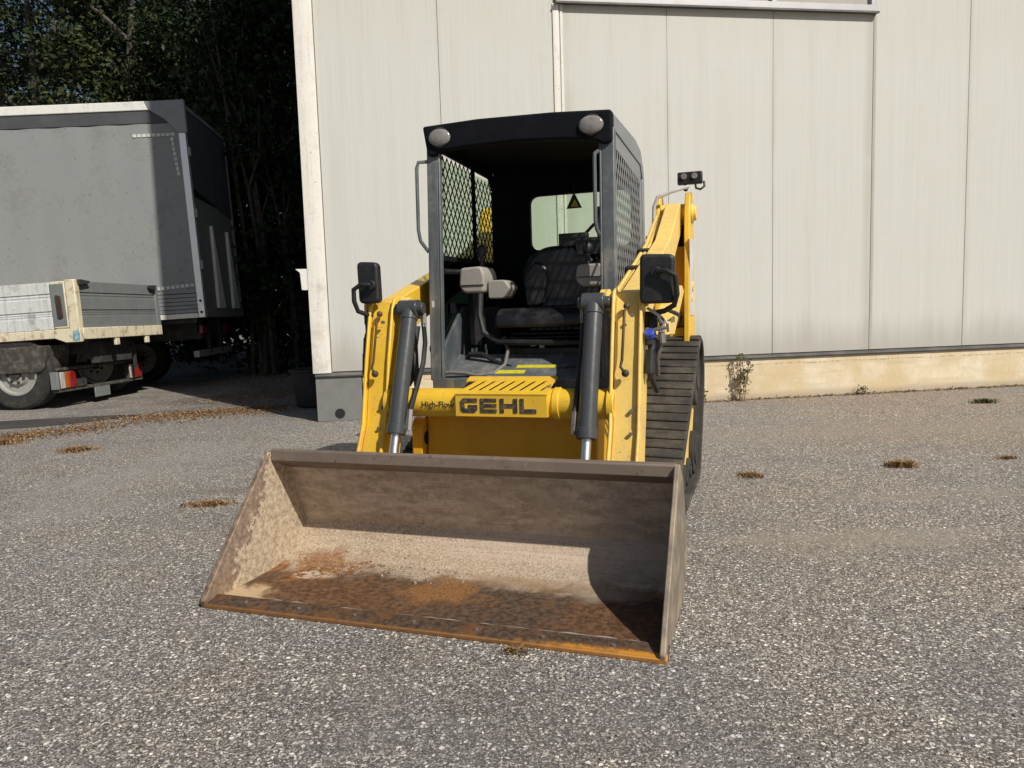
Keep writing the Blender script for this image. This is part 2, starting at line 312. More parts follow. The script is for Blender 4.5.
M['bucket_side'] = worn('scuffed_bucket_side', (.26, .215, .165), .6, .2, (.36, .29, .2), .7, 9, .3, .12, edge=(.5, .42, .32))
M['bucket_rim'] = worn('scuffed_brown_rim', (.22, .17, .135), .55, .2, (.10, .065, .045), .6, 3, .25, .08, edge=(.45, .38, .30))

def leafmat(name, stops, rough=.6):
    t = NT(name); g = t.n.new('ShaderNodeNewGeometry'); r = g.outputs['Random Per Island']
    c = t.ramp(r, stops); s = t.b.inputs
    t.put(s['Base Color'], c); s['Roughness'].default_value = rough; s['Specular IOR Level'].default_value = .2
    return t.m
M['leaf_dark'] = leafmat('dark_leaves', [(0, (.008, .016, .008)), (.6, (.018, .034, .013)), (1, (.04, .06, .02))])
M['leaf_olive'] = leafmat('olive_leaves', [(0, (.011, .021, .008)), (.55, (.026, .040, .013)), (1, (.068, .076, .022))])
M['bark'] = worn('grey_brown_bark', (.075, .065, .052), .9, 0, (.13, .12, .10), .5, 8, .3, .4)
M['leaf_litter'] = leafmat('dry_fallen_leaves', [(0, (.07, .034, .016)), (.45, (.17, .088, .038)), (.8, (.27, .16, .07)), (1, (.42, .31, .17))], .8)
M['straw'] = leafmat('dry_grass', [(0, (.12, .07, .03)), (.5, (.27, .17, .075)), (1, (.42, .29, .14))], .8)
M['straw_brown'] = leafmat('brown_dead_grass', [(0, (.11, .06, .028)), (.5, (.25, .15, .07)), (1, (.38, .25, .13))], .8)
M['weed'] = leafmat('weed_leaves', [(0, (.04, .045, .015)), (.5, (.09, .095, .035)), (1, (.19, .18, .075))], .7)
M['soil'] = leafmat('dry_soil', [(0, (.09, .062, .036)), (.5, (.24, .18, .11)), (1, (.46, .37, .25))], .9)

# ------------------------------------------------------------------ mesh helpers
class MB:
    def __init__(s): s.bm = bmesh.new()
    def _add(s, vs, fs):
        v = [s.bm.verts.new(p) for p in vs]
        for f in fs:
            try: s.bm.faces.new([v[i] for i in f])
            except ValueError: pass
        return v
    def box(s, lo, hi, mat=None):
        x0, y0, z0 = lo; x1, y1, z1 = hi
        P = [(x0, y0, z0), (x1, y0, z0), (x1, y1, z0), (x0, y1, z0), (x0, y0, z1), (x1, y0, z1), (x1, y1, z1), (x0, y1, z1)]
        if mat is not None: P = [mat @ Vector(p) for p in P]
        s._add(P, [(0, 3, 2, 1), (4, 5, 6, 7), (0, 1, 5, 4), (1, 2, 6, 5), (2, 3, 7, 6), (3, 0, 4, 7)]); return s
    def cbox(s, c, size, rot=(0, 0, 0)):
        m = Matrix.Translation(c) @ Euler(rot).to_matrix().to_4x4(); h = [x / 2 for x in size]
        return s.box([-a for a in h], h, m)
    def bar(s, p0, p1, w, h, upv=(0, 0, 1)):
        p0, p1 = Vector(p0), Vector(p1); d = (p1 - p0); L = d.length; d.normalize()
        a = d.cross(Vector(upv))
        if a.length < 1e-4: a = d.cross(Vector((0, 1, 0)))
        a.normalize(); b = a.cross(d)
        m = Matrix((a, d, b)).transposed().to_4x4(); m.translation = p0
        return s.box((-w / 2, 0, -h / 2), (w / 2, L, h / 2), m)
    def cyl(s, p0, p1, r, r2=None, seg=24):
        p0, p1 = Vector(p0), Vector(p1); r2 = r if r2 is None else r2
        d = (p1 - p0).normalized(); a = d.orthogonal().normalized(); b = d.cross(a)
        ring = lambda p, q: [p + (a * math.cos(2 * math.pi * i / seg) + b * math.sin(2 * math.pi * i / seg)) * q for i in range(seg)]
        V = ring(p0, r) + ring(p1, r2)
        s._add(V, [(i, (i + 1) % seg, seg + (i + 1) % seg, seg + i) for i in range(seg)] + [tuple(range(seg))[::-1], tuple(range(seg, 2 * seg))]); return s
    def tube(s, pts, r, seg=8, radii=None):
        pts = [Vector(p) for p in pts]; n = len(pts); V = []; prev = None
        for i, p in enumerate(pts):
            d = (pts[min(i + 1, n - 1)] - pts[max(i - 1, 0)]).normalized()
            if prev is None: a = d.orthogonal().normalized()
            else: a = (prev - d * prev.dot(d)).normalized()
            prev = a; b = d.cross(a); rr = radii[i] if radii else r
            V += [p + (a * math.cos(2 * math.pi * k / seg) + b * math.sin(2 * math.pi * k / seg)) * rr for k in range(seg)]
        F = [(i * seg + k, i * seg + (k + 1) % seg, (i + 1) * seg + (k + 1) % seg, (i + 1) * seg + k) for i in range(n - 1) for k in range(seg)]
        F += [tuple(range(seg))[::-1], tuple(range((n - 1) * seg, n * seg))]
        s._add(V, F); return s
    def prism(s, poly, axis, lo, hi):
        n = len(poly)
        def P(q, w):
            a, b = q
            return {'x': (w, a, b), 'y': (a, w, b), 'z': (a, b, w)}[axis]
        V = [P(q, lo) for q in poly] + [P(q, hi) for q in poly]
        s._add(V, [tuple(range(n))[::-1], tuple(range(n, 2 * n))] + [(i, (i + 1) % n, n + (i + 1) % n, n + i) for i in range(n)]); return s
    def shell(s, prof, axis, lo, hi, th):
        """open profile given a thickness, swept along the axis"""
        n = len(prof); off = []
        for i, p in enumerate(prof):
            a = Vector(prof[max(i - 1, 0)]); b = Vector(prof[min(i + 1, n - 1)]); d = (b - a).normalized(); off.append((p[0] + d.y * th, p[1] - d.x * th))
        for i in range(n - 1): s.prism([prof[i], prof[i + 1], off[i + 1], off[i]], axis, lo, hi)
        bmesh.ops.remove_doubles(s.bm, verts=s.bm.verts, dist=1e-5)
        seen = {}
        for f in list(s.bm.faces):
            k = tuple(sorted(v.index for v in f.verts)) if False else tuple(sorted(tuple(round(c, 5) for c in v.co) for v in f.verts))
            seen.setdefault(k, []).append(f)
        dead = [f for g in seen.values() if len(g) > 1 for f in g]
        bmesh.ops.delete(s.bm, geom=dead, context='FACES_ONLY'); return s
    def ball(s, c, r, seg=10, sc=(1, 1, 1)):
        m = Matrix.Translation(c) @ Matrix.Diagonal((*[r * q for q in sc], 1))
        bmesh.ops.create_uvsphere(s.bm, u_segments=seg, v_segments=max(5, seg // 2), radius=1, matrix=m); return s
    def build(s, name, mat, parent=None, bevel=0, seg=2, ang=35, smooth=True, sub=0):
        bmesh.ops.recalc_face_normals(s.bm, faces=s.bm.faces)
        me = bpy.data.meshes.new(name); s.bm.to_mesh(me); s.bm.free()
        return link(name, me, mat, parent, bevel, seg, ang, smooth, sub)

def link(name, me, mat, parent=None, bevel=0, seg=2, ang=35, smooth=True, sub=0):
    me.materials.append(M[mat] if isinstance(mat, str) else mat)
    if smooth:
        me.polygons.foreach_set('use_smooth', [True] * len(me.polygons)); me.set_sharp_from_angle(angle=R(ang))
    o = bpy.data.objects.new(name, me); COL.objects.link(o)
    if parent: o.parent = parent
    if bevel:
        b = o.modifiers.new('bevel', 'BEVEL'); b.width = bevel; b.segments = seg; b.limit_method = 'ANGLE'; b.angle_limit = R(40); b.use_clamp_overlap = True
    if sub:
        q = o.modifiers.new('sub', 'SUBSURF'); q.levels = sub; q.render_levels = sub
    return o

def tag(o, label=None, cat=None, group=None, kind=None):
    if label: o['label'] = label
    if cat: o['category'] = cat
    if group: o['group'] = group
    if kind: o['kind'] = kind
    return o
def thing(name, label, cat, loc=(0, 0, 0), rot=(0, 0, 0), group=None):
    o = bpy.data.objects.new(name, None); COL.objects.link(o); o.location = loc; o.rotation_euler = rot; o.empty_display_size = .2
    return tag(o, label, cat, group)
def text_mesh(name, txt, size, mat, parent, mtx, ext=.0008, bold=0):
    cu = bpy.data.curves.new(name, 'FONT'); cu.body = txt; cu.size = size; cu.extrude = ext; cu.offset = bold
    tmp = bpy.data.objects.new('tmp', cu); COL.objects.link(tmp)
    me = bpy.data.meshes.new_from_object(tmp.evaluated_get(bpy.context.evaluated_depsgraph_get()))
    bpy.data.objects.remove(tmp); bpy.data.curves.remove(cu)
    me.transform(mtx); me.name = name; me.materials.clear()
    return link(name, me, mat, parent, smooth=False)
def rounded(poly, r, n=5):
    """round every corner of a polygon"""
    out = []; N = len(poly)
    for i in range(N):
        a, p, b = Vector(poly[i - 1]), Vector(poly[i]), Vector(poly[(i + 1) % N])
        u = (a - p); v = (b - p); q = min(r, u.length * .45, v.length * .45); u.normalize(); v.normalize()
        for k in range(n + 1):
            t = k / n; out.append(tuple((p + u * q) * (1 - t) ** 2 + p * 2 * t * (1 - t) + (p + v * q) * t ** 2))
    return out

# ------------------------------------------------------------------ ground
g = MB(); g._add([(-150, -120, 0), (150, -120, 0), (150, 180, 0), (-150, 180, 0)], [(0, 1, 2, 3)])
tag(g.build('ground', mat_ground()), kind='structure')
# flat dark sheet painted as a shadow in front of the lorry
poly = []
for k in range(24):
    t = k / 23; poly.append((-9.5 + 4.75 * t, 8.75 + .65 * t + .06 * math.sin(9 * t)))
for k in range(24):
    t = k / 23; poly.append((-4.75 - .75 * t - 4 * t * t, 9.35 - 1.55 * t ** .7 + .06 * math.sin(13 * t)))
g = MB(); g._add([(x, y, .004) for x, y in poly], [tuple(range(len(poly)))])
tag(g.build('shade_strip', mat_shade_strip()), kind='structure')

# ------------------------------------------------------------------ building
B = thing('industrial_building', 'off white panel clad industrial hall with concrete plinth behind the loader', 'building', (0, 8.577, 0), (0, 0, R(8.621)))
HB = 11.5; X0 = -2.215
seams = [-2.03, -.705, .60, 1.925, 3.234, 4.545, 5.82, 7.1, 8.4, 9.7, 11.0, 12.3, 13.6]
WT0, WT1 = .62, 4.54
for a, b in zip(seams[:-1], seams[1:]):
    q = MB()
    g1 = .0015
    lo_, hi_ = a + g1, b - g1
    if a >= .59 and b <= 4.56:      # under and above the window band
        q.box((lo_, 0, .555), (hi_, .016, 4.58)); q.box((lo_, 0, 5.85), (hi_, .016, HB))
    else: q.box((lo_, 0, .555), (hi_, .016, HB))
    q.build('wall_panel', 'wall', B, .003, 1)
q = MB(); q.box((X0 + .03, .0165, .552), (13.6, .0800, HB - .06)); q.box((X0 + .03, .0805, 0), (13.6, .3, HB - .05)); q.box((X0 + .03, .3, 0), (X0 + .25, 24, HB - .05)); q.box((13.3, .3, 0), (13.6, 24, HB - .05)); q.box((X0 + .25, 23.8, 0), (13.3, 24, HB - .05))
q.build('inner_wall', 'seam', B)
q = MB(); q.box((X0 - .02, -.02, HB), (13.65, 24.05, HB + .15)); q.build('roof', 'frame_metal', B)
q = MB(); q.box((X0, .02, .56), (X0 + .026, 24, HB)); q.build('side_cladding', 'wall', B)
q = MB(); q.prism(rounded([(X0 - .022, -.028), (-2.036, -.028), (-2.036, .03), (X0 + .005, .03), (X0 + .005, .5), (X0 - .022, .5)], .008, 2), 'z', .545, HB)
q.build('corner_flashing', 'trim', B)
q = MB(); q.prism([(.075, 0), (-.012, 0), (-.012, .50), (.075, .50)], 'x', -1.70, 13.6); q.build('plinth', 'plinth', B, .006)
q = MB(); q.box((X0, -.016, 0), (-1.712, .075, .50)); q.build('corner_plinth', 'plinth_shaded', B, .006)
q = MB(); q.cyl((-1.965, -.022, .085), (-1.965, .02, .085), .055); q.build('drain_hole', 'black', B)
q = MB(); q.prism([(.06, .503), (-.035, .498), (-.045, .515), (-.006, .545), (.06, .55)], 'x', X0, 13.6); q.build('drip_flashing', 'flash', B)
q = MB(); q.prism(rounded([(.585, -.004), (.585, -.016), (.655, -.016), (.655, -.004)], .008, 2), 'z', .56, 4.578); q.prism([(.672, -.004), (.672, -.009), (.70, -.009), (.70, -.004)], 'z', .56, 4.578)
q.build('joint_cover', 'trim', B)
q = MB(); q.box((4.524, -.006, .56), (4.558, -.0005, 4.56)); q.build('joint_cover', 'seam', B)
wf = MB(); wf.box((WT0, -.05, 4.585), (WT1, .05, 4.665)); wf.box((WT0, -.035, 5.77), (WT1, .05, 5.845))
for xx in (WT0, 1.88, 3.2, WT1 - .07): wf.box((xx, -.03, 4.667), (xx + .07, .05, 5.768))
wfo = wf.build('window_frame', 'frame_metal', B, .006)
q = MB(); q.box((WT0 - .01, -.075, 4.562), (WT1 + .01, -.052, 4.583)); q.box((WT0 - .01, -.052, 4.57), (WT1 + .01, 0, 4.583)); q.build('sill', 'flash', wfo)
q = MB(); q.box((WT0 + .02, .02, 4.668), (WT1 - .02, .035, 5.766)); q.build('pane', 'win_glass', wfo)

wb = MB(); wb.prism(rounded([(X0 - .09, 1.47), (X0 - .0235, 1.47), (X0 - .0235, 1.70), (X0 - .15, 1.70), (X0 - .10, 1.66)], .012, 3), 'y', -.02, .05)
o = wb.build('wall_bracket', 'rail_white', None, .004); o.location = B.location; o.rotation_euler = B.rotation_euler
tag(o, 'small white metal bracket fixed to the side of the hall just behind its white corner', 'bracket')

# dark tub by the corner
tb = thing('plastic_tub', 'black plastic tub standing in shade at the left foot of the hall corner', 'tub', (-2.62, 9.75, 0))
q = MB(); seg = 36
prof = [(.0, .012), (.20, .0), (.225, .02), (.285, .46), (.31, .47), (.315, .495), (.295, .50), (.27, .485), (.21, .03), (0, .03)]
V = []; F = []
for i in range(seg):
    a = 2 * math.pi * i / seg
    V += [(r * math.cos(a), r * math.sin(a), z) for r, z in prof]
n = len(prof)
for i in range(seg):
    j = (i + 1) % seg
    F += [(i * n + k, j * n + k, j * n + k + 1, i * n + k + 1) for k in range(n - 1)]
q._add(V, F); bmesh.ops.remove_doubles(q.bm, verts=q.bm.verts, dist=1e-5); q.build('tub_body', 'tub', tb)
for sx in (-1, 1):
    q = MB(); q.tube([(sx * .29, -.07, .44), (sx * .345, -.06, .42), (sx * .35, 0, .415), (sx * .345, .06, .42), (sx * .29, .07, .44)], .012); q.build('handle', 'tub', tb)

# ------------------------------------------------------------------ the compact track loader (x across, y back, z up)
L = thing('track_loader', 'yellow compact track loader with a rusty bucket lowered in front of the hall', 'track loader', (-.404, 2.628, 0), (0, 0, R(-18.877)))

# bucket
BW = .93
inner = [(0.02, .022), (.25, .02), (.44, .022), (.54, .036), (.61, .066), (.665, .110), (.705, .178), (.69, .225), (.585, .468)]
bk = MB(); bk.shell(inner, 'x', -BW + .012, BW - .012, .018)
bko = bk.build('bucket', 'bucket', L, ang=30)
side = [(-.004, .0), (-.012, .03), (.05, .105), (.115, .18), (.245, .325), (.36, .45), (.455, .555), (.49, .563), (.59, .49), (.722, .20), (.715, .13), (.66, .05), (.58, .01), (.46, .0)]
q = MB(); q.prism(side, 'x', -BW - .012, -BW + .012); q.build('side_plate', 'bucket', bko, .004)
q = MB(); q.prism(side, 'x', BW - .020, BW + .000); q.build('side_plate', 'bucket_side', bko, .004)
q = MB(); q.prism([(.466, .515), (.470, .560), (.482, .571), (.625, .482), (.60, .455), (.565, .475)], 'x', -BW + .014, BW - .014); q.build('top_rim', 'bucket_rim', bko, .004)
q = MB(); q.prism([(-.006, .0), (-.008, .016), (.066, .034), (.072, .034), (.074, .024), (.07, .0)], 'x', -BW - .004, BW + .004); ce = q.build('cutting_edge', 'cutting_edge', bko, .003)
q = MB(); q.tube([(-.90 + k * .045, .0745 + random.uniform(-.0015, .0015), .0275 + random.uniform(-.0045, .004)) for k in range(41)], .0055, 6); q.build('weld_bead', 'weld', bko)
for k in range(7):
    q = MB(); q.cyl((-.75 + k * .25, .035, .020), (-.75 + k * .25, .034, .030), .008, seg=10); q.build('bolt', 'steel', bko)

# lift arms: front leg + boom to the rear tower
def arm(sx):
    u0 = sx * .635; w = .072
    q = MB()
    leg = [(1.055, 1.20), (1.08, 1.245), (1.13, 1.26), (1.19, 1.235), (1.215, 1.17), (1.20, .95), (1.115, .62), (1.03, .36), (.90, .30), (.82, .32), (.84, .45), (.925, .62), (.99, .95)]
    ins = [(1.075, 1.19), (1.10, 1.225), (1.13, 1.235), (1.175, 1.215), (1.195, 1.16), (1.18, .95), (1.10, .63), (1.02, .38), (.91, .33), (.86, .34), (.87, .45), (.95, .62), (1.012, .95)]
    q.prism(leg, 'x', u0 - w, u0 - w + .016); q.prism(leg, 'x', u0 + w - .016, u0 + w)
    q.prism(ins, 'x', u0 - w + .0165, u0 + w - .0165)
    boom = [(1.05, 1.10), (1.10, 1.235), (1.22, 1.265), (2.30, 1.575), (2.86, 1.86), (3.0, 1.87), (3.05, 1.79), (2.98, 1.70), (2.40, 1.42), (1.38, 1.115), (1.22, 1.05)]
    q.prism(boom, 'x', u0 - .040, u0 + .056)
    a = q.build('lift_arm', 'yellow' if sx < 0 else 'yellow_pale', L, .006)
    for v, z in ((1.13, 1.205), (.90, .40)):
        q = MB(); q.cyl((u0 - .10, v, z), (u0 + .088, v, z), .036); q.cyl((u0 - .112, v, z), (u0 - .098, v, z), .05); q.cyl((u0 - sx * .135, v, z), (u0 - sx * .09, v, z), .05); q.build('pivot_pin', 'yellow_pale', a, .004)
    # latch rod lying on the front face
    q = MB(); q.tube([(u0 + .002, 1.035, 1.165), (u0 - .006, 1.025, 1.15), (u0 - .012, .975, .93), (u0 - .018, .967, .90), (u0 + .005, .955, .872)], .0065)
    q.ball((u0 + .002, 1.04, 1.172), .016); q.ball((u0 + .006, .955, .872), .018); q.build('latch_rod', 'bucket_edge', a)
    for z, yv in ((1.13, 1.02), (.70, .955), (.60, .925)):
        q = MB(); q.cyl((u0 + .03, yv + .005, z), (u0 + .03, yv - .008, z), .009, seg=8); q.build('bolt', 'steel', a)
    return a
armL = arm(-1); armR = arm(1)
# hydraulic pipes along the right boom
for du in (-.075, -.10):
    q = MB(); q.tube([(.635 + du, 1.2, 1.13), (.635 + du, 1.30, 1.23), (.635 + du, 1.9, 1.41), (.635 + du, 2.35, 1.55), (.635 + du, 2.85, 1.78), (.635 + du, 2.95, 1.70)], .013); q.build('hydraulic_pipe', 'yellow_pale', armR)
for v in (1.75, 2.15, 2.5):
    z = 1.235 + (v - 1.30) * .30
    q = MB(); q.cbox((.55, v, z), (.075, .04, .045), (R(20), 0, 0)); q.build('pipe_clamp', 'black', armR, .004)
for v in (1.75, 2.15):
    z = 1.235 + (v - 1.30) * .30
    q = MB(); q.cbox((-.55, v, z), (.075, .04, .045), (R(20), 0, 0)); q.build('pipe_clamp', 'black', armL, .004)

# tilt cylinders
for sx in (-1, 1):
    u = sx * .478; a = Vector((u, 1.075, 1.195)); b = Vector((u, .862, .582)); d = (b - a).normalized()
    q = MB(); q.cyl(a + d * .02, b, .042, seg=32); q.cyl(b - d * .05, b, .048, seg=32); q.cyl(a + d * .01, a + d * .06, .046, seg=32)
    c = q.build('tilt_cylinder', 'cylinder', L, .003)
    q = MB(); q.cyl((u - .055, *a.yz), (u + .05, *a.yz), .045, seg=28); q.cyl((u - .075, *a.yz), (u + .078, *a.yz), .028, seg=20); q.build('cylinder_eye', 'cylinder', c, .003)
    q = MB(); q.cyl(b, b + d * .22, .0235); q.build('rod', 'chrome', c)
    q = MB(); q.cyl(b + d * .2 + Vector((-.045, 0, 0)), b + d * .2 + Vector((.045, 0, 0)), .042); q.build('rod_eye', 'yellow_pale', c, .003)
    s_ = -1 if sx > 0 else 1
    q = MB(); e = u + s_ * .062
    q.tube([(e, 1.10, 1.12), (e + s_ * .004, 1.10, 1.02), (e + s_ * .008, 1.06, .92), (e + s_ * .004, .98, .80), (e, .91, .70), (e, .885, .63)], .013); q.build('hydraulic_hose', 'black', c)
    q = MB(); q.cyl((e, 1.10, 1.10), (e, 1.105, 1.17), .015, seg=6); q.cyl((e, 1.104, 1.155), (u, 1.09, 1.155), .014, seg=6); q.build('hose_fitting', 'steel', c)
    q = MB(); q.cyl((e, .905, .70), (e, .878, .60), .016, seg=6); q.cyl((e, .885, .62), (u, .875, .60), .014, seg=6); q.build('hose_fitting', 'steel', c)

# torque tube and name plate
q = MB(); q.cyl((-.585, 1.02, .722), (.585, 1.02, .722), .072, seg=40); q.cyl((.292, 1.02, .722), (.325, 1.02, .722), .079, seg=40); q.cyl((-.585, 1.02, .722), (-.55, 1.02, .722), .085, seg=40); q.cyl((.55, 1.02, .722), (.585, 1.02, .722), .085, seg=40)
tubeo = q.build('torque_tube', 'yellow', L, .004)
mt = Matrix.Translation((-.375, 1.02 - .0732, .708)) @ Matrix.Rotation(R(90), 4, 'X')
text_mesh('lettering', 'High-Flow', .042, 'letter', tubeo, mt)
PU0, PU1, PZ0, PZ1, PV = -.182, .278, .668, .778, .925
pl = MB()
pl.prism([(PV, PZ0), (PV, PZ1), (PV + .012, PZ1), (PV + .012, PZ0)], 'x', PU0, PU1)
# sloping tread with slanted slots: laid as separate bars between two rails
def topz(v): return PZ1 + (v - PV) * .33
pl.prism([(PV, PZ1 - .012), (PV, PZ1 + .0), (PV + .04, topz(PV + .04)), (PV + .04, topz(PV + .04) - .012)], 'x', PU0, PU1)
pl.prism([(1.075, topz(1.075) - .012), (1.075, topz(1.075)), (1.125, topz(1.125)), (1.125, topz(1.125) - .012)], 'x', PU0, PU1)
k = 0; x = PU0 + .012
while x < PU1 - .03:
    v0, v1 = PV + .04, 1.075; sl = .05
    w_ = .034
    P = [(x, v0), (x + w_, v0), (min(x + w_ + sl, PU1), v1), (min(x + sl, PU1), v1)]
    V = [(a, b, topz(b)) for a, b in P] + [(a, b, topz(b) - .004) for a, b in P]
    pl._add(V, [(0, 1, 2, 3), (7, 6, 5, 4), (0, 4, 5, 1), (1, 5, 6, 2), (2, 6, 7, 3), (3, 7, 4, 0)]); x += .052
pl.box((PU0, PV + .012, PZ0), (PU0 + .01, 1.1, PZ1)); pl.box((PU1 - .01, PV + .012, PZ0), (PU1, 1.1, PZ1))
plo = pl.build('step_plate', 'yellow', L, .002)
q = MB(); V = [(a, b, topz(b) - d) for d in (.006, .009) for a, b in ((PU0 + .012, PV + .02), (PU1 - .012, PV + .02), (PU1 - .012, 1.11), (PU0 + .012, 1.11))]; q._add(V, [(0, 1, 2, 3), (7, 6, 5, 4), (0, 4, 5, 1), (1, 5, 6, 2), (2, 6, 7, 3), (3, 7, 4, 0)]); q.build('slot_shade_sheet', 'black', plo)  # black sheet added beneath the slots, standing in for their shade
# big block letters G E H L with a banded E
lt = MB()
LY0, LY1 = PV - .004, PV - .0005
zb, zt = PZ0 + .020, PZ0 + .088; H_ = zt - zb; W_ = .086; s_ = .019
def rect(x0, z0, x1, z1): lt.box((x0, LY0, z0), (x1, LY1, z1))
gx = PU0 + .028
def arcband(poly): lt.prism(poly, 'y', LY0, LY1)
rect(gx + .012, zt - s_, gx + W_, zt); rect(gx + .012, zb, gx + W_ - .012, zb + s_)
arcband([(gx, zb + .012), (gx + .012, zb), (gx + .012, zb + s_), (gx + s_ + .002, zb + s_ + .002), (gx + s_, zt - s_ - .002), (gx + .012, zt - s_), (gx + .012, zt), (gx, zt - .012)])
arcband([(gx + W_ - .012, zb), (gx + W_, zb + .012), (gx + W_, zb + .036), (gx + W_ - s_, zb + .036), (gx + W_ - s_, zb + s_), (gx + W_ - .012, zb + s_)])
rect(gx + .04, zb + .024, gx + W_ - s_ - .0005, zb + .036)
ex = gx + W_ + .016
for a, b in ((0, .0165), (.026, .042), (.0515, .068)): rect(ex + .0163, zb + a, ex + W_ - .004, zb + b)
rect(ex, zb, ex + .016, zt)
hx = ex + W_ + .014
rect(hx, zb, hx + s_, zt); rect(hx + W_ - s_, zb, hx + W_, zt); rect(hx + s_ + .0003, zb + .025, hx + W_ - s_ - .0003, zb + .043)
lx = hx + W_ + .014
rect(lx, zb, lx + s_, zt); rect(lx + s_ + .0003, zb, lx + W_ * .92, zb + s_)
lt.build('lettering', 'letter', plo)

# chassis
ch = MB(); ch.prism([(1.12, .36), (1.145, .66), (1.34, .70), (3.1, .70), (3.1, .24), (1.22, .22), (1.13, .30)], 'x', -.44, .47)
cho = ch.build('chassis', 'orange', L, .012)
q = MB()
q.prism(rounded([(1.08, .40), (1.08, .60), (1.13, .64), (1.22, .55), (1.22, .40)], .03, 4), 'x', -.50, -.445); q.build('front_bracket', 'orange', cho, .004)
q = MB(); q.cyl((-.505, 1.14, .52), (-.44, 1.14, .52), .035); q.build('pivot_hole', 'black', cho)
q = MB(); q.box((-.485, 1.24, .705), (.485, 1.36, .755)); q.box((-.50, 1.37, .60), (-.455, 2.6, .80)); q.box((.455, 1.37, .60), (.50, 2.6, .80)); q.build('deck', 'yellow', cho, .006)

# tracks
def hull_loop(circs, n=24):
    P = []
    for cy, cz, r in circs:
        P += [(cy + r * math.cos(2 * math.pi * k / 96), cz + r * math.sin(2 * math.pi * k / 96)) for k in range(96)]
    P = sorted(set(P))
    cr = lambda o, a, b: (a[0] - o[0]) * (b[1] - o[1]) - (a[1] - o[1]) * (b[0] - o[0])
    lo = []
    for p in P:
        while len(lo) > 1 and cr(lo[-2], lo[-1], p) <= 0: lo.pop()
        lo.append(p)
    hi = []
    for p in reversed(P):
        while len(hi) > 1 and cr(hi[-2], hi[-1], p) <= 0: hi.pop()
        hi.append(p)
    return lo[:-1] + hi[:-1]
def resample(loop, step):
    pts = [Vector(p) for p in loop]; pts.append(pts[0]); out = []; acc = 0; tot = sum((b - a).length for a, b in zip(pts, pts[1:])); N = round(tot / step); step = tot / N
    tgt = 0; d = 0
    for a, b in zip(pts, pts[1:]):
        l = (b - a).length
        while tgt <= d + l and len(out) < N:
            t = (tgt - d) / l; out.append((a.lerp(b, t), (b - a).normalized())); tgt += step
        d += l
    return out
CIR = [(1.66, .19, .165), (2.62, .20, .175), (2.84, .70, .25)]
def track(sx):
    ua, ub = sorted((sx * .53, sx * .83))
    outer = hull_loop(CIR); innr = hull_loop([(a, b, r - .03) for a, b, r in CIR])
    oo = [p for p, _ in resample(outer, .03)]; ii = [p for p, _ in resample(innr, .03)]
    tr = thing('track_unit', None, None); tr.parent = L
    q = MB(); n = len(oo)
    ii = [oo[i] - Vector((-(oo[(i + 1) % n] - oo[i - 1]).normalized().y * -1, (oo[(i + 1) % n] - oo[i - 1]).normalized().x * -1)) * .028 for i in range(n)]
    V = []
    for i in range(n): V += [(ua, oo[i].x, oo[i].y), (ub, oo[i].x, oo[i].y), (ub, ii[i].x, ii[i].y), (ua, ii[i].x, ii[i].y)]
    F = []
    for i in range(n):
        j = (i + 1) % n
        for k in range(4): F.append((4 * i + k, 4 * j + k, 4 * j + (k + 1) % 4, 4 * i + (k + 1) % 4))
    q._add(V, F)
    for p, d in resample(outer, .085):
        nrm = Vector((d.y, -d.x)); c = p + nrm * .010
        m = Matrix(((1, 0, 0), (0, d.x, nrm.x), (0, d.y, nrm.y))).to_4x4(); m.translation = ((ua + ub) / 2, c.x, c.y)
        hw = (ub - ua) / 2
        hb_ = random.uniform(.031, .036); m = m @ Matrix.Rotation(random.uniform(-.02, .02) + .03 * sx, 4, 'Z'); q.box((-hw + .006, -hb_, -.012), (hw - .006, hb_, random.uniform(.002, .0055)), m)
    t = q.build('rubber_track', 'rubber_tread', tr, .006, 1)
    c = (ua + ub) / 2
    q = MB(); q.prism([(1.60, .14), (1.62, .26), (2.60, .60), (2.95, .80), (2.98, .60), (2.66, .13)], 'x', c - .09, c + .09); q.build('track_frame', 'yellow_pale', tr, .01)
    for k, (a, b, r) in enumerate(CIR):
        q = MB(); q.cyl((c - .12, a, b), (c + .12, a, b), r - .034, seg=32); q.cyl((c - .13, a, b), (c + .13, a, b), r * .45, seg=24); q.build('sprocket' if k == 2 else 'idler', 'rubber', tr, .006)
    for v in (1.93, 2.14, 2.36):
        q = MB(); q.cyl((c - .11, v, .125), (c + .11, v, .125), .085, seg=24); q.cyl((c - .12, v, .125), (c + .12, v, .125), .04, seg=16); q.build('roller', 'rubber', tr, .004)
    return tr
trL = track(-1); trR = track(1)
for t_ in (trL, trR):
    for kk in ('label', 'category', 'group'):
        if kk in t_.keys(): del t_[kk]

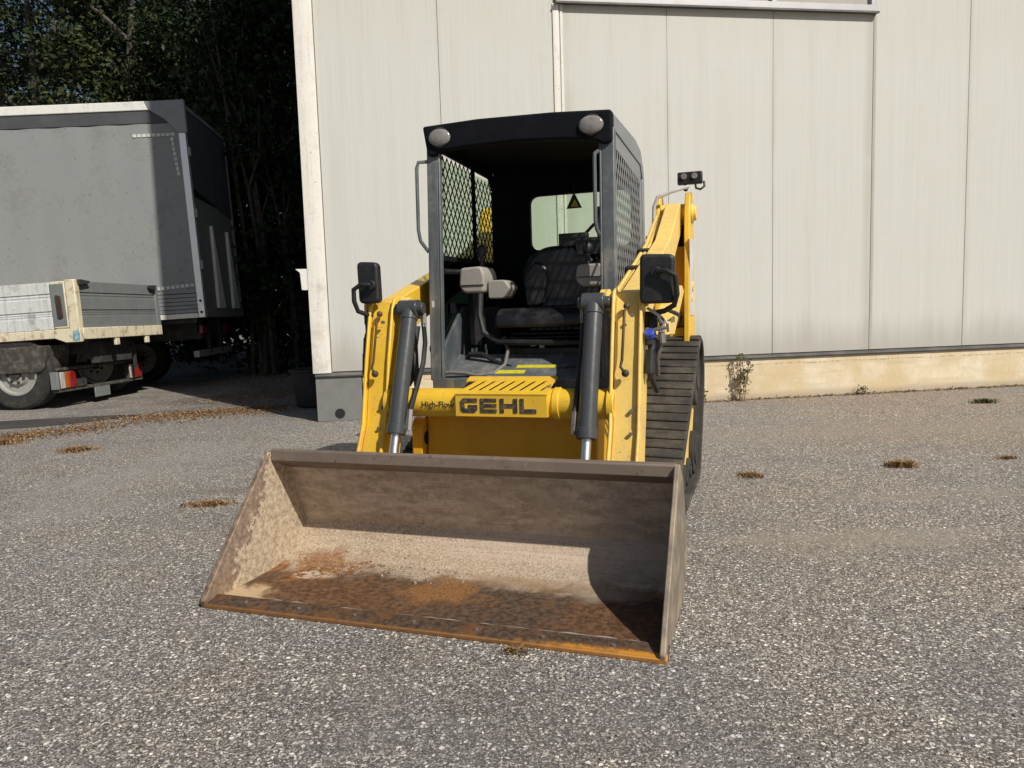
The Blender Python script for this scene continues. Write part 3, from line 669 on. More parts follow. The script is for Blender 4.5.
# rear towers, engine cover
for sx in (-1, 1):
    q = MB(); c = sx * .645
    tw = [(2.72, .75), (2.78, 1.35), (2.84, 1.80), (2.90, 1.93), (3.05, 1.955), (3.13, 1.88), (3.18, 1.4), (3.2, .60), (2.75, .60)]
    q.prism(tw, 'x', c - .118, c - .09); q.prism(tw, 'x', c + .075, c + .112)
    q.box((c - .089, 3.10, .62), (c + .074, 3.17, 1.32)); q.box((c - .089, 2.80, .62), (c + .074, 2.86, 1.02))
    qq = MB(); qq.box((c - .0885, 3.06, 1.50), (c + .0735, 3.12, 1.74)); qq.box((c - .0885, 2.96, 1.571), (c + .0735, 3.055, 1.66))  # black blocks added to darken the gap beside the boom
    t = q.build('lift_tower', 'yellow', L, .006); qq.build('tower_gap_filler', 'black', t)
    q = MB(); q.cyl((c - .145, 2.98, 1.80), (c + .145, 2.98, 1.80), .05, seg=24); q.cyl((c - .125, 2.98, 1.80), (c + .125, 2.98, 1.80), .068, seg=24); q.build('pivot_pin', 'yellow_pale', t, .005)
    q = MB(); q.box((c - .085, 2.87, 1.02), (c + .072, 3.05, 1.57)); q.build('lift_cylinder_guard', 'orange', t, .01)
    q = MB(); q.cyl((c, 2.95, 1.1), (c, 1.75, .95), .05, seg=20); q.build('lift_cylinder', 'black', t)
    q = MB(); q.box(*([(c + .0115 + .101, 2.79, 1.10), (c + .116, 3.10, 1.62)] if sx > 0 else [(c - .1215, 2.79, 1.10), (c - .1185, 3.10, 1.62)])); q.build('decal', 'white_label', t)
q = MB(); q.cyl((.745, 2.96, 1.30), (.768, 2.96, 1.30), .035); q.cyl((.745, 2.93, 1.22), (.765, 2.93, 1.22), .028); q.build('tower_bolt', 'yellow_pale', L, .003)
q = MB(); q.tube([(.52, 2.80, 1.70), (.525, 2.80, 1.84), (.55, 2.80, 1.90), (.64, 2.82, 1.935), (.75, 2.86, 1.965)], .013); q.build('cable', 'white_label', L)
eb = MB(); eb.prism(rounded([(2.46, .72), (2.46, 1.36), (2.62, 1.46), (3.1, 1.42), (3.32, 1.30), (3.36, .40), (3.0, .35)], .05, 4), 'x', -.48, .48); eb.build('engine_cover', 'yellow', L, .02)
q = MB(); q.cyl((-.2, 2.9, 1.44), (-.2, 2.9, 1.62), .045); q.build('exhaust_pipe', 'steel', L, .004)
# small lamp on the right tower
q = MB(); q.cbox((.752, 2.93, 2.03), (.165, .05, .082)); tl = q.build('work_lamp', 'black', L, .008)
q = MB(); q.cyl((.715, 2.902, 2.04), (.715, 2.893, 2.04), .02, seg=16); q.cyl((.785, 2.902, 2.04), (.785, 2.893, 2.04), .02, seg=16); q.build('lens', 'lens', tl)
q = MB(); q.tube([(.73, 2.93, 2.0), (.725, 2.93, 1.97), (.72, 2.94, 1.95)], .014); q.build('lamp_bracket', 'black', tl)
q = MB(); q.tube([(.845, 2.92, 2.0), (.85, 2.90, 1.965), (.825, 2.89, 1.945), (.795, 2.89, 1.955), (.79, 2.90, 1.985)], .008); q.build('lamp_bracket', 'black', tl)

# ---- cab
CU = .49; VF0, VF1, VR = 1.34, 1.40, 2.40
cab = MB()
ov = rounded([(-.235, 1.56), (-.235, 1.905), (.425, 1.905), (.425, 1.56)], .06, 6)   # rear wall cut round the window
oq = [(-CU, .74), (-CU, 2.06), (CU, 2.06), (CU, .74)]
nk = len(ov) // 4; V = []; F = []
for y_ in (VR - .04, VR): V += [(a, y_, b) for a, b in ov] + [(a, y_, b) for a, b in oq]
st_ = len(ov) + 4
for base in (0, st_):
    for c4 in range(4):
        for k in range(nk - 1): F.append((base + c4 * nk + k, base + c4 * nk + k + 1, base + len(ov) + c4))
        nx_ = (c4 + 1) % 4; F.append((base + c4 * nk + nk - 1, base + nx_ * nk, base + len(ov) + nx_, base + len(ov) + c4))
for k in range(len(ov)): F.append((k, (k + 1) % len(ov), st_ + (k + 1) % len(ov), st_ + k))
for k in range(4): F.append((len(ov) + k, len(ov) + (k + 1) % 4, st_ + len(ov) + (k + 1) % 4, st_ + len(ov) + k))
cab._add(V, F)
cabo = cab.build('cab', 'visor', L, .003); cabo.location.x = .015
q = MB(); q.box((-CU + .01, VF0 + .06, .745), (CU - .01, VR - .045, .785)); q.build('cab_floor', 'slate_dusty', cabo)
q = MB(); q.box((-CU - .012, VF0 - .012, .738), (CU + .012, VF0 + .003, .812)); q.build('sill', 'slate_dusty', cabo, .006)
for sx in (-1, 1):
    q = MB(); b0 = Vector((sx * (CU - .008), VF0 + .02, .80)); b1 = Vector((sx * (CU - .012), VF1 + .02, 2.06)); q.bar(b0, b1, .066, .055, (0, 1, 0)); q.bar(b0 + Vector((-sx * .038, -.012, 0)), b1 + Vector((-sx * .038, -.012, 0)), .014, .035, (0, 1, 0)); q.build('front_post', 'slate_dusty', cabo, .006)
    # lower side wall + inner gusset of the foot well
    q = MB(); q.prism([(VF0 + .05, .74), (VR, .74), (VR, 1.20), (1.72, 1.20), (VF0 + .065, .96)] if sx < 0 else [(VF0 + .05, .74), (VR, .74), (VR, 1.24), (VF0 + .09, 1.24)], 'x', *sorted((sx * (CU - .004), sx * (CU - .024)))); q.build('side_panel', 'slate', cabo, .004)
# upper side frames with openings
def side_frame(sx):
    a, b = sorted((sx * (CU + .012), sx * (CU - .010))); q = MB()
    q.prism([(VF1 + .045, 2.06), (VF1 + .045, 2.135), (2.10, 2.145), (2.30, 2.115), (2.40, 2.03), (2.42, 1.96), (2.36, 1.96), (2.30, 2.03)], 'x', a, b)
    q.prism([(2.36, 1.958), (2.425, 1.958), (2.425, 1.22), (2.36, 1.22)], 'x', a, b)
    q.prism([(VF0 + .055, 1.21), (2.358, 1.21), (2.358, 1.27), (VF0 + .058, 1.27)], 'x', a, b) if sx > 0 else q.prism([(1.58, 1.165), (2.358, 1.165), (2.358, 1.22), (1.58, 1.22)], 'x', a, b)
    return q
q = side_frame(1)
q.prism([(VF1 + .05, 1.98), (VF1 + .05, 2.058), (2.29, 2.028), (2.33, 1.98), (2.30, 1.90), (2.25, 1.93), (1.75, 1.965)], 'x', CU - .004, CU + .006)
q.prism([(VF1 + .042, 1.27), (VF1 + .046, 1.98), (VF1 + .085, 1.98), (VF1 + .081, 1.27)], 'x', CU - .004, CU + .006)
q.prism([(2.30, 1.27), (2.30, 1.90), (2.357, 1.955), (2.357, 1.27)], 'x', CU - .004, CU + .006)
q.build('side_frame', 'side_plate_glare', cabo, .003)
q = side_frame(-1); q.box((-CU - .006, 1.99, 1.22), (-CU + .008, 2.03, 2.05)); q.box((-CU - .006, VF1 + .05, 1.46), (-CU + .008, 2.357, 1.49)); q.build('side_frame', 'visor', cabo, .003)
def lattice(u, lo, hi, dv, dz, w, name, mat):
    """expanded metal: two crossing families of thin slanted strips clipped to the opening"""
    q = MB(); sl = dz / dv
    for s_ in (1, -1):
        k = -60
        while k < 80:
            c = lo[0] + k * dv; k += 1
            P = []
            # line v = c + s*(z-lo_z)/sl
            z0, z1 = lo[1], hi[1]
            f = lambda z: c + s_ * (z - z0) / sl
            za, zb_ = z0, z1
            for lim in (lo[0], hi[0]):
                zc = z0 + (lim - c) * sl * s_
                if s_ > 0:
                    if lim == lo[0]: za = max(za, zc)
                    else: zb_ = min(zb_, zc)
                else:
                    if lim == lo[0]: zb_ = min(zb_, zc)
                    else: za = max(za, zc)
            if zb_ - za > .02: q.bar((u + s_ * .0015, f(za), za), (u + s_ * .0015, f(zb_), zb_), w, .0028, (1, 0, 0))
    return q.build(name, mat, cabo, smooth=False)
lattice(CU + .002, (VF1 + .085, 1.28), (2.30, 1.97), .058, .105, .011, 'side_mesh', 'side_plate_glare')
lattice(-CU + .002, (VF1 + .06, 1.49), (1.99, 2.04), .062, .085, .009, 'side_mesh', 'visor')
lattice(-CU + .002, (2.03, 1.49), (2.35, 2.0), .062, .085, .009, 'side_mesh', 'visor')
q = MB(); q.box((-CU - .010, VF1 + .055, 1.492), (-CU - .007, 2.355, 2.02)); q.build('side_window', 'cab_glass', cabo)
q = MB(); q.box((-CU - .004, VF0 + .07, 1.0), (-CU + .002, 2.35, 1.46)); q.build('side_window', 'side_glass', cabo)
q = MB(); q.prism([(a, b) for a, b in rounded([(-.231, 1.564), (-.231, 1.901), (.421, 1.901), (.421, 1.564)], .056, 6)], 'y', VR - .025, VR - .018); q.build('rear_window', 'cab_glass', cabo)
rf = MB()
rf.prism([(VF1 - .02, 2.06), (VF1 - .02, 2.13), (1.75, 2.15), (2.12, 2.15), (2.30, 2.12), (2.40, 2.03), (2.40, 1.99), (2.30, 2.06)], 'x', -CU + .011, CU - .011)
rfo = rf.build('cab_roof', 'visor', L, .012); rfo.location.x = -.055; rfo.location.z = .020; rfo.rotation_euler.y = R(1.9)
# moulded visor with an arched lower edge
top = [(-.520, 2.128), (-.2, 2.146), (.2, 2.148), (.505, 2.138)]
bot = [(.51, 1.985), (.47, 1.97), (.42, 1.995), (.25, 2.012), (0, 2.018), (-.25, 2.008), (-.42, 1.995), (-.45, 1.968), (-.49, 1.972)]
q = MB(); q.prism(rounded(top + bot, .018, 3), 'y', VF1 - .035, VF1 + .03); q.build('visor', 'visor', rfo, .012, 3)
for u, zl in ((-.415, 2.062), (.405, 2.068)):
    q = MB(); q.cyl((u, VF1 - .036, zl), (u, VF1 - .047, zl), .056, .052, seg=28); 
    lo_ = q.build('work_light', 'black', rfo, .003)
    q = MB(); q.ball((u, VF1 - .043, zl), .052, 20, (1.22, .3, .88)); q.build('lens', 'lens', rfo)
# grab handles
q = MB(); q.tube([(-CU - .01, VF1, 1.985), (-CU - .045, VF1 - .03, 1.98), (-CU - .055, VF1 - .035, 1.95), (-CU - .055, VF1 - .045, 1.62), (-CU - .045, VF1 - .045, 1.56), (-CU - .01, VF1 - .02, 1.50)], .010); q.build('grab_handle', 'slate', L)
q = MB(); q.tube([(CU - .045, VF1 - .01, 1.95), (CU - .055, VF1 - .05, 1.93), (CU - .055, VF1 - .055, 1.90), (CU - .055, VF1 - .06, 1.60), (CU - .05, VF1 - .055, 1.56), (CU - .04, VF1 - .02, 1.53)], .010); q.build('grab_handle', 'slate_dusty', L)
# headlining makes the cab interior dark
# seat
st = MB(); st.box((-.16, 1.66, .80), (.30, 2.05, .96)); 
for k in range(4): st.box((-.15 + .008 * (k % 2), 1.665 + .006 * (k % 2), .962 + k * .022), (.29 - .008 * (k % 2), 2.04, .980 + k * .022))
so = st.build('seat', 'leather', L, .008)
def pad(pts, y0, y1, name, mat, parent, bev=.035): q = MB(); q.prism(pts, 'y', y0, y1); return q.build(name, mat, parent, bev, 4)
q = MB(); q.prism(rounded([(1.50, 1.075), (1.50, 1.13), (1.56, 1.185), (2.02, 1.155), (2.02, 1.06)], .04, 4), 'x', -.18, .32); q.build('seat_cushion', 'leather', so, .03, 4)
q = MB(); q.prism(rounded([(-.15, 1.16), (-.17, 1.36), (-.10, 1.50), (.0, 1.545), (.18, 1.545), (.28, 1.50), (.34, 1.36), (.32, 1.16)], .05, 4), 'y', 1.93, 2.06); q.build('backrest', 'leather', so, .035, 4)
q = MB(); q.prism(rounded([(-.12, 1.18), (-.14, 1.36), (-.06, 1.46), (.02, 1.42), (.0, 1.2)], .03, 4), 'y', 1.895, 1.935); q.build('side_bolster', 'leather', so, .016, 3)
q = MB(); q.box((-.02, 1.655, .965), (.01, 1.659, .978)); q.box((.03, 1.655, .955), (.06, 1.659, .978)); q.build('seat_label', 'white_label', so)
# control pods with joysticks
def pod(u0, u1, z0, z1, v0, name='control_pod'):
    q = MB(); q.prism(rounded([(u0, z0 + .04), (u0 + .01, z1), (u1 - .02, z1 + .006), (u1, z1 - .05), (u1 - .005, z0), (u0 + .03, z0)], .022, 4), 'y', v0, v0 + .22)
    return q.build(name, 'pod', L, .014, 3)
p1 = pod(-.425, -.265, 1.275, 1.42, 1.60)
q = MB(); q.box((-.42, 1.594, 1.318), (-.27, 1.600, 1.323)); q.build('seam', 'black', p1)
q = MB(); q.prism(rounded([(-.262, 1.24), (-.262, 1.345), (-.16, 1.345), (-.13, 1.30), (-.17, 1.24)], .015, 3), 'y', 1.64, 1.80); q.build('control_panel', 'pod', p1, .008, 3)
q = MB(); q.cyl((-.33, 1.74, 1.42), (-.325, 1.73, 1.50), .014); q.ball((-.325, 1.73, 1.52), .032, 14, (1, 1, 1.15)); q.build('joystick', 'black', p1)
p2 = pod(.265, .43, 1.285, 1.405, 1.58)
q = MB(); q.box((.27, 1.574, 1.335), (.42, 1.579, 1.339)); q.build('seam', 'black', p2)
q = MB(); q.cyl((.31, 1.70, 1.40), (.31, 1.70, 1.48), .014); q.ball((.31, 1.70, 1.50), .030, 14, (1, 1, 1.2)); q.build('joystick', 'black', p2)
q = MB(); q.tube([(-.43, 1.66, 1.40), (-.47, 1.55, 1.40), (-.47, 1.50, 1.40)], .016); q.tube([(-.30, 1.62, 1.27), (-.30, 1.60, 1.15), (-.26, 1.55, 1.05), (-.18, 1.56, 1.0), (.30, 1.56, .985)], .018); q.tube([(-.36, 1.70, 1.28), (-.36, 1.72, .98)], .05); q.build('control_arm', 'black', L)
# monitor group at the right
q = MB(); q.cbox((.16, 2.0, 1.575), (.17, .07, .08)); q.cbox((.30, 1.98, 1.53), (.22, .12, .10)); q.cbox((.335, 1.97, 1.66), (.055, .05, .19), (0, R(-4), 0)); q.tube([(.22, 2.0, 1.60), (.29, 1.98, 1.66)], .010); q.tube([(.34, 1.98, 1.58), (.40, 1.80, 1.42)], .02); q.build('monitor_bracket', 'black', L, .012)
# foot well clutter
q = MB(); q.tube([(-.49, 1.40, .83), (-.42, 1.41, .84), (-.33, 1.42, .835), (-.26, 1.43, .82), (-.18, 1.46, .83), (-.135, 1.53, .87), (-.13, 1.58, .95), (-.16, 1.60, 1.02)], .011); q.build('pipe', 'hose', L)
q = MB(); q.tube([(-.40, 1.62, .90), (-.36, 1.58, .93), (-.28, 1.56, .93), (-.18, 1.55, .88), (-.05, 1.52, .84), (.12, 1.50, .83), (.30, 1.52, .86)], .013); q.build('floor_hose', 'black', L)
q = MB(); q.box((-.30, 1.45, .787), (-.19, 1.56, .80)); q.cbox((-.26, 1.60, .86), (.12, .02, .12), (R(-30), 0, 0)); q.build('foot_pedal', 'slate', L, .004)
q = MB(); q.prism([(1.40, .787), (1.40, .797), (1.64, .925), (1.64, .787)], 'x', -.46, .46); fp = q.build('foot_plate', 'slate_dusty', L, .003)
def on_plate(u0, u1, v0, v1):
    zf = lambda v: .797 + (v - 1.40) * .5333
    q = MB(); V = [(a, b, zf(b) + d) for d in (.001, .003) for a, b in ((u0, v0), (u1, v0), (u1, v1), (u0, v1))]
    q._add(V, [(3, 2, 1, 0), (4, 5, 6, 7), (0, 1, 5, 4), (1, 2, 6, 5), (2, 3, 7, 6), (3, 0, 4, 7)]); return q.build('warning_sticker', 'sticker', fp)
on_plate(-.17, .0, 1.455, 1.485); on_plate(-.06, .16, 1.505, 1.530)
# front left white marks on the posts
for sx in (-1, 1):
    q = MB(); q.box((sx * .475 - .007, VF0 - .002 + .012, 1.20), (sx * .475 + .007, VF0 + .016, 1.235)); q.build('post_label', 'white_label', L)

# mirrors
def mirror(u, v, z, w, h, tilt, foot, ctrl):
    q = MB(); q.prism(rounded([(u - w / 2, z - h / 2), (u - w / 2 + tilt, z + h / 2), (u + w / 2 + tilt, z + h / 2 - .008), (u + w / 2, z - h / 2)], .028, 5), 'y', v, v + .05); m = q.build('mirror', 'black', L, .014, 3)
    q = MB(); q.prism(rounded([(u - w / 2 + .015, z - h / 2 + .015), (u - w / 2 + .015 + tilt, z + h / 2 - .015), (u + w / 2 - .015 + tilt, z + h / 2 - .02), (u + w / 2 - .015, z - h / 2 + .015)], .02, 4), 'y', v + .051, v + .054); q.build('mirror_glass', 'mirror_glass', m)
    q = MB(); q.tube(ctrl, .013); q.cyl(ctrl[0], (ctrl[0][0], ctrl[0][1] + .03, ctrl[0][2]), .024); q.cbox(foot, (.05, .05, .06)); q.build('mirror_arm', 'black', m, .003)
mirror(-.682, 1.02, 1.335, .118, .215, -.004, (-.715, 1.09, 1.15), [(-.655, .995, 1.32), (-.70, .985, 1.325), (-.745, .985, 1.30), (-.748, .99, 1.24), (-.74, 1.01, 1.19), (-.70, 1.06, 1.165), (-.705, 1.10, 1.16)])
mirror(.775, 1.02, 1.292, .155, .225, .004, (.715, 1.15, 1.115), [(.775, 1.00, 1.32), (.82, .99, 1.325), (.862, .99, 1.30), (.868, 1.0, 1.22), (.85, 1.04, 1.17), (.80, 1.09, 1.145), (.72, 1.13, 1.13)])
# couplers on the outside of each arm
def coupler(u, s_, full):
    q = MB(); q.tube([(u, 1.13, 1.13), (u + s_ * .01, 1.10, 1.06), (u + s_ * .012, 1.08, .98), (u, 1.06, .92)], .016); q.cyl((u + s_ * .005, 1.075, .97), (u, 1.06, .86), .022, .026, seg=12); q.cbox((u, 1.14, 1.10), (.06, .05, .06)); q.cyl((u, 1.08, 1.05), (u, 1.07, .99), .02, seg=10)
    c = q.build('hydraulic_coupler', 'black', L, .003)
    if full:
        q = MB(); q.cyl((u + .002, 1.05, 1.055), (u + .005, 1.075, 1.03), .024, seg=14); q.build('coupler_cap', 'blue', c, .004)
        q = MB(); q.tube([(u + .03, 1.13, 1.14), (u + .07, 1.08, 1.10), (u + .05, 1.06, 1.05)], .006); q.cyl((u + .055, 1.08, 1.05), (u + .06, 1.08, 1.00), .015, seg=8); q.cyl((u + .02, 1.06, 1.06), (u + .08, 1.06, 1.07), .007, seg=8); q.build('coupler_fitting', 'steel', c)
coupler(.733, 1, True); coupler(-.735, -1, False)
q = MB(); q.prism([(1.25, 1.03), (1.30, 1.09), (1.9, 1.28), (2.0, 1.25), (1.5, 1.02)], 'x', .715, .80); q.build('hose_guard', 'yellow_pale', L, .006)
q = MB(); q.cyl((-.60, 1.16, .90), (-.55, 1.16, .90), .05); q.tube([(-.50, 1.2, 1.10), (-.50, 1.16, 1.0), (-.47, 1.10, .86), (-.46, 1.08, .80)], .016); q.tube([(-.53, 1.22, 1.14), (-.53, 1.17, 1.0), (-.50, 1.12, .84), (-.52, 1.10, .80)], .016); q.build('hydraulic_hose', 'black', L)

# bundle of hoses and fittings beside the right arm
for k, (pts_, r_h, m_) in enumerate([
    ([(.725, 1.16, 1.10), (.745, 1.12, 1.04), (.738, 1.10, .95), (.728, 1.13, .84), (.74, 1.25, .76)], .014, 'black'),
    ([(.76, 1.20, 1.12), (.785, 1.13, 1.08), (.78, 1.10, 1.0), (.762, 1.12, .92), (.75, 1.22, .84)], .011, 'hose'),
    ([(.72, 1.12, 1.16), (.77, 1.09, 1.13), (.81, 1.12, 1.09), (.80, 1.22, 1.05)], .007, 'white_label'),
    ([(.735, 1.18, 1.14), (.80, 1.20, 1.15), (.83, 1.32, 1.13), (.82, 1.5, 1.12)], .010, 'black')]):
    q = MB(); q.tube(pts_, r_h); hs = q.build('hydraulic_hose', m_, L)
    if k < 2:
        a_, b_ = Vector(pts_[1]), Vector(pts_[2]); q = MB(); q.cyl(a_.lerp(b_, .1), a_.lerp(b_, .55), r_h * 1.45, seg=6); q.build('hose_fitting', 'steel', hs)
# tag hanging in the cab
q = MB(); q.prism([(.055, 1.795), (.155, 1.795), (.105, 1.895)], 'y', 0, .004); q.tube([(.105, .002, 1.893), (.105, .002, 1.955)], .0015, 5)
hang = q.build('hanging_tag', 'black', None); hang.location = L.matrix_basis @ Vector((0, 0, 0)); hang.rotation_euler = L.rotation_euler
for v in hang.data.vertices: v.co.y += 2.25
tag(hang, 'small dark triangular tag hanging in front of the cab rear window', 'tag')
q = MB(); q.prism([(.085, 1.805), (.135, 1.805), (.110, 1.85)], 'y', 2.245, 2.2495); hq = q.build('tag_print', 'sticker', hang)

# ------------------------------------------------------------------ dry soil crumbs lying in the bucket
sb = MB()
for k in range(1500):
    u = random.gauss(-.45, .26); v = random.gauss(.585, .06)
    if not (-.90 < u < .5): continue
    if v < .46: z = .024
    elif v < .70: z = np.interp(v, [.46, .56, .635, .69, .70], [.024, .037, .07, .12, .13])
    else: continue
    r = random.uniform(.002, .0075) if random.random() < .95 else random.uniform(.008, .014)
    bmesh.ops.create_icosphere(sb.bm, subdivisions=1, radius=r, matrix=Matrix.Translation((u, v, z)) @ Euler((random.random() * 6, random.random() * 6, 0)).to_matrix().to_4x4() @ Matrix.Diagonal((1, random.uniform(.6, 1), random.uniform(.45, .8), 1)))
so_ = sb.build('dry_soil', 'soil', None); so_.location = L.location; so_.rotation_euler = L.rotation_euler
tag(so_, 'dry sandy soil crumbs caked along the back of the bucket', 'soil', kind='stuff')

# ------------------------------------------------------------------ curtain-sided trailer
def wheel(parent, c, r, w, mat_rim='rim'):
    x, y, z = c
    wo = thing('wheel', None, None); wo.parent = parent; wo.location = (x, y, z)
    q = MB(); prof = [(r * .60, -w / 2 + .01), (r * .72, -w / 2 - .004), (r * .93, -w / 2 + .01), (r * .99, -w / 2 + .04), (r, -w / 4), (r, w / 4), (r * .99, w / 2 - .04), (r * .93, w / 2 - .01), (r * .72, w / 2), (r * .60, w / 2 - .01), (r * .58, 0)]
    S = 40; V = []; F = []; n = len(prof)
    for i in range(S):
        a = 2 * math.pi * i / S; V += [(p * math.cos(a), y_, p * math.sin(a)) for p, y_ in prof]
    for i in range(S):
        j = (i + 1) % S; F += [(i * n + k, i * n + (k + 1) % n, j * n + (k + 1) % n, j * n + k) for k in range(n)]
    q._add(V, F); q.build('tyre', 'rubber', wo)
    q = MB()
    q.cyl((0, -w / 2 + .06, 0), (0, w / 2 - .02, 0), r * .575, seg=40)
    prof2 = [(r * .60, -w / 2 + .002), (r * .55, -w / 2 + .002), (r * .52, -w / 2 + .05), (r * .575, -w / 2 + .055)]
    V = []; F = []; n = 4
    for i in range(S):
        a = 2 * math.pi * i / S; V += [(p * math.cos(a), y_, p * math.sin(a)) for p, y_ in prof2]
    for i in range(S):
        j = (i + 1) % S; F += [(i * n + k, j * n + k, j * n + (k + 1) % n, i * n + (k + 1) % n) for k in range(n)]
    q._add(V, F)
    q.cyl((0, -w / 2 + .059, 0), (0, -w / 2 + .02, 0), r * .36, r * .30, seg=32); q.build('rim', mat_rim, wo)
    q = MB(); q.cyl((0, -w / 2 + .019, 0), (0, -w / 2 - .01, 0), r * .15, seg=20)
    for k in range(8):
        a = 2 * math.pi * k / 8 + .2; q.cyl((r * .25 * math.cos(a), -w / 2 + .02, r * .25 * math.sin(a)), (r * .25 * math.cos(a), -w / 2 + .001, r * .25 * math.sin(a)), .02, seg=6)
    q.build('hub', 'chassis', wo)
    return wo

TX, TY, TZ, TYAW, TTILT, TH, TW = -5.106, 12.575, 1.293, 5.93, 2.22, 3.494, 2.46
T = thing('curtain_trailer', 'tall grey curtain sided lorry trailer with white top rail standing under the trees', 'trailer', (TX, TY, TZ), (0, R(-TTILT), R(TYAW)))
TL = -7.2
def tz(xl, zw=0): return (zw - TZ - xl * math.sin(R(TTILT))) / math.cos(R(TTILT))
# curtain with a faint ripple
q = MB(); nx = 90; V = []; F = []
for i in range(nx + 1):
    x = TL + (-.10 - TL) * i / nx
    for j, z in enumerate((.36, .8, 1.6, 2.4, 3.14)):
        V.append((x, .012 + .006 * math.sin(i * .9) * math.sin(j * 1.1 + i * .05), z))
for i in range(nx):
    for j in range(4): F.append((i * 5 + j, i * 5 + 5 + j, i * 5 + 6 + j, i * 5 + 1 + j))
q._add(V, F); cu_o = q.build('curtain', 'curtain', T)
q = MB(); q.box((TL, .06, .05), (-.12, TW - .06, 3.44)); q.build('body', 'curtain_dark', T)
q = MB(); q.box((TL, .0, 3.145), (-.10, .05, 3.345)); q.build('curtain_valance', 'curtain_dark', T, .006)
q = MB(); q.box((TL, -.02, 3.35), (-.02, .07, 3.494)); q.build('top_rail', 'rail_white', T, .012)
q = MB(); q.box((TL, .075, 3.40), (-.03, TW, 3.47)); q.build('trailer_roof', 'rail_grey', T, .01)
q = MB(); q.prism([(-.55, 3.346), (-.62, 3.49), (.01, 3.50), (.01, 2.97), (-.12, 2.97), (-.33, 3.20)], 'y', -.03, .055); q.build('corner_cap', 'rail_grey', T, .012)
q = MB(); q.box((-.13, -.025, -.06), (-.02, .075, 2.968)); pn = q.build('rear_post', 'post_metal', T, .008)
for z in (.03, .22): 
    q = MB(); q.cyl((-.075, -.026, z), (-.075, -.034, z), .022, seg=12); q.build('bolt', 'chassis', pn)
for z in (.75, 1.6, 2.6):
    q = MB(); q.box((-.019, .0, z), (.02, .06, z + .14)); q.build('hinge', 'rail_grey', pn, .005)
q = MB()
for k in range(5): q.box((TL, .005 + .006 * (k % 2), .03 + k * .065), (-.14, .04, .03 + k * .065 + .058))
q.build('side_board', 'rail_grey', T, .006)
q = MB(); q.box((TL, -.015, -.06), (-.14, .06, .02)); q.build('side_rail', 'rail_white', T, .006)
tp = MB()
for k in range(9): tp.box((-.86 + k * .075, -.003, 2.93), (-.80 + k * .075, .0035, 2.98))
tp.build('reflective_tape', 'white_label', cu_o); tp = MB()
for k in range(8): tp.box((-.27 + k * .006, -.003, 2.85 - k * .08), (-.225 + k * .006, .0035, 2.91 - k * .08))
tp.build('reflective_tape', 'white_label', cu_o); tp = MB()
for k in range(11): tp.box((-1.0 + k * .078, -.003, .42 + k * .004), (-.94 + k * .078, .0035, .475 + k * .004))
tp.build('reflective_tape', 'white_label', cu_o)
# rear end
q = MB(); q.box((-.10, .08, .10), (-.035, TW - .08, 1.95)); rd = q.build('rear_door', 'door_grey', T, .008)
q = MB(); q.prism([(.08, 2.10), (.08, 3.36), (TW - .06, 3.36), (TW - .06, 1.85)], 'x', -.10, -.02); q.build('rear_valance', 'curtain_dark', T, .008)
for y0 in (.75, 1.75):
    q = MB(); q.prism([(y0, .10), (y0 + .42, .10), (y0 + .10, 1.55), (y0 + .06, 1.55)], 'x', -.034, .02); q.build('door_wedge', 'rail_white', rd, .008)  # pale tapering wedges on the rear door
q = MB(); q.box((-.13, TW - .075, -.06), (-.01, TW + .02, 3.36)); q.build('rear_post', 'rail_grey', T, .008)
q = MB(); q.box((-.13, .08, -.06), (-.01, TW - .08, .095)); q.build('rear_sill', 'door_grey', T, .008)
# running gear
q = MB()
for y in (.45, TW - .6): q.box((TL, y, -.42), (-.25, y + .14, -.065))
for x in (-.4, -1.6, -3.2, -5): q.box((x, .35, -.30), (x + .1, TW - .35, -.10))
q.box((TL, .08, -.14), (-.2, .14, -.065)); q.build('underframe', 'chassis', T)
q = MB(); q.box((-.35, .2, tz(-.3, .55)), (-.25, TW - .2, tz(-.3, .66))); q.build('bumper_bar', 'rail_grey', T, .01)
for y in (.35, TW - .7):
    q = MB(); q.box((-.26, y, -.33), (-.20, y + .26, -.19)); q.build('tail_light', 'red', T, .01)
for y in (.30, TW - .30):
    for x in (-1.9, -3.2): wheel(T, (x, y, tz(x, .48)), .48, .34)
q = MB(); q.cyl((-1.9, .2, tz(-1.9, .48)), (-1.9, TW - .2, tz(-1.9, .48)), .07); q.cyl((-3.2, .2, tz(-3.2, .48)), (-3.2, TW - .2, tz(-3.2, .48)), .07); q.cyl((-.28, .9, -.08), (-.28, .9, tz(-.28, .6)), .04); q.cyl((-.28, 1.6, -.08), (-.28, 1.6, tz(-.28, .6)), .04); q.cyl((-6.6, .5, -.2), (-6.6, .5, tz(-6.6, .0)), .07); q.cyl((-6.6, 1.9, -.2), (-6.6, 1.9, tz(-6.6, .0)), .07); q.build('axle', 'chassis', T)

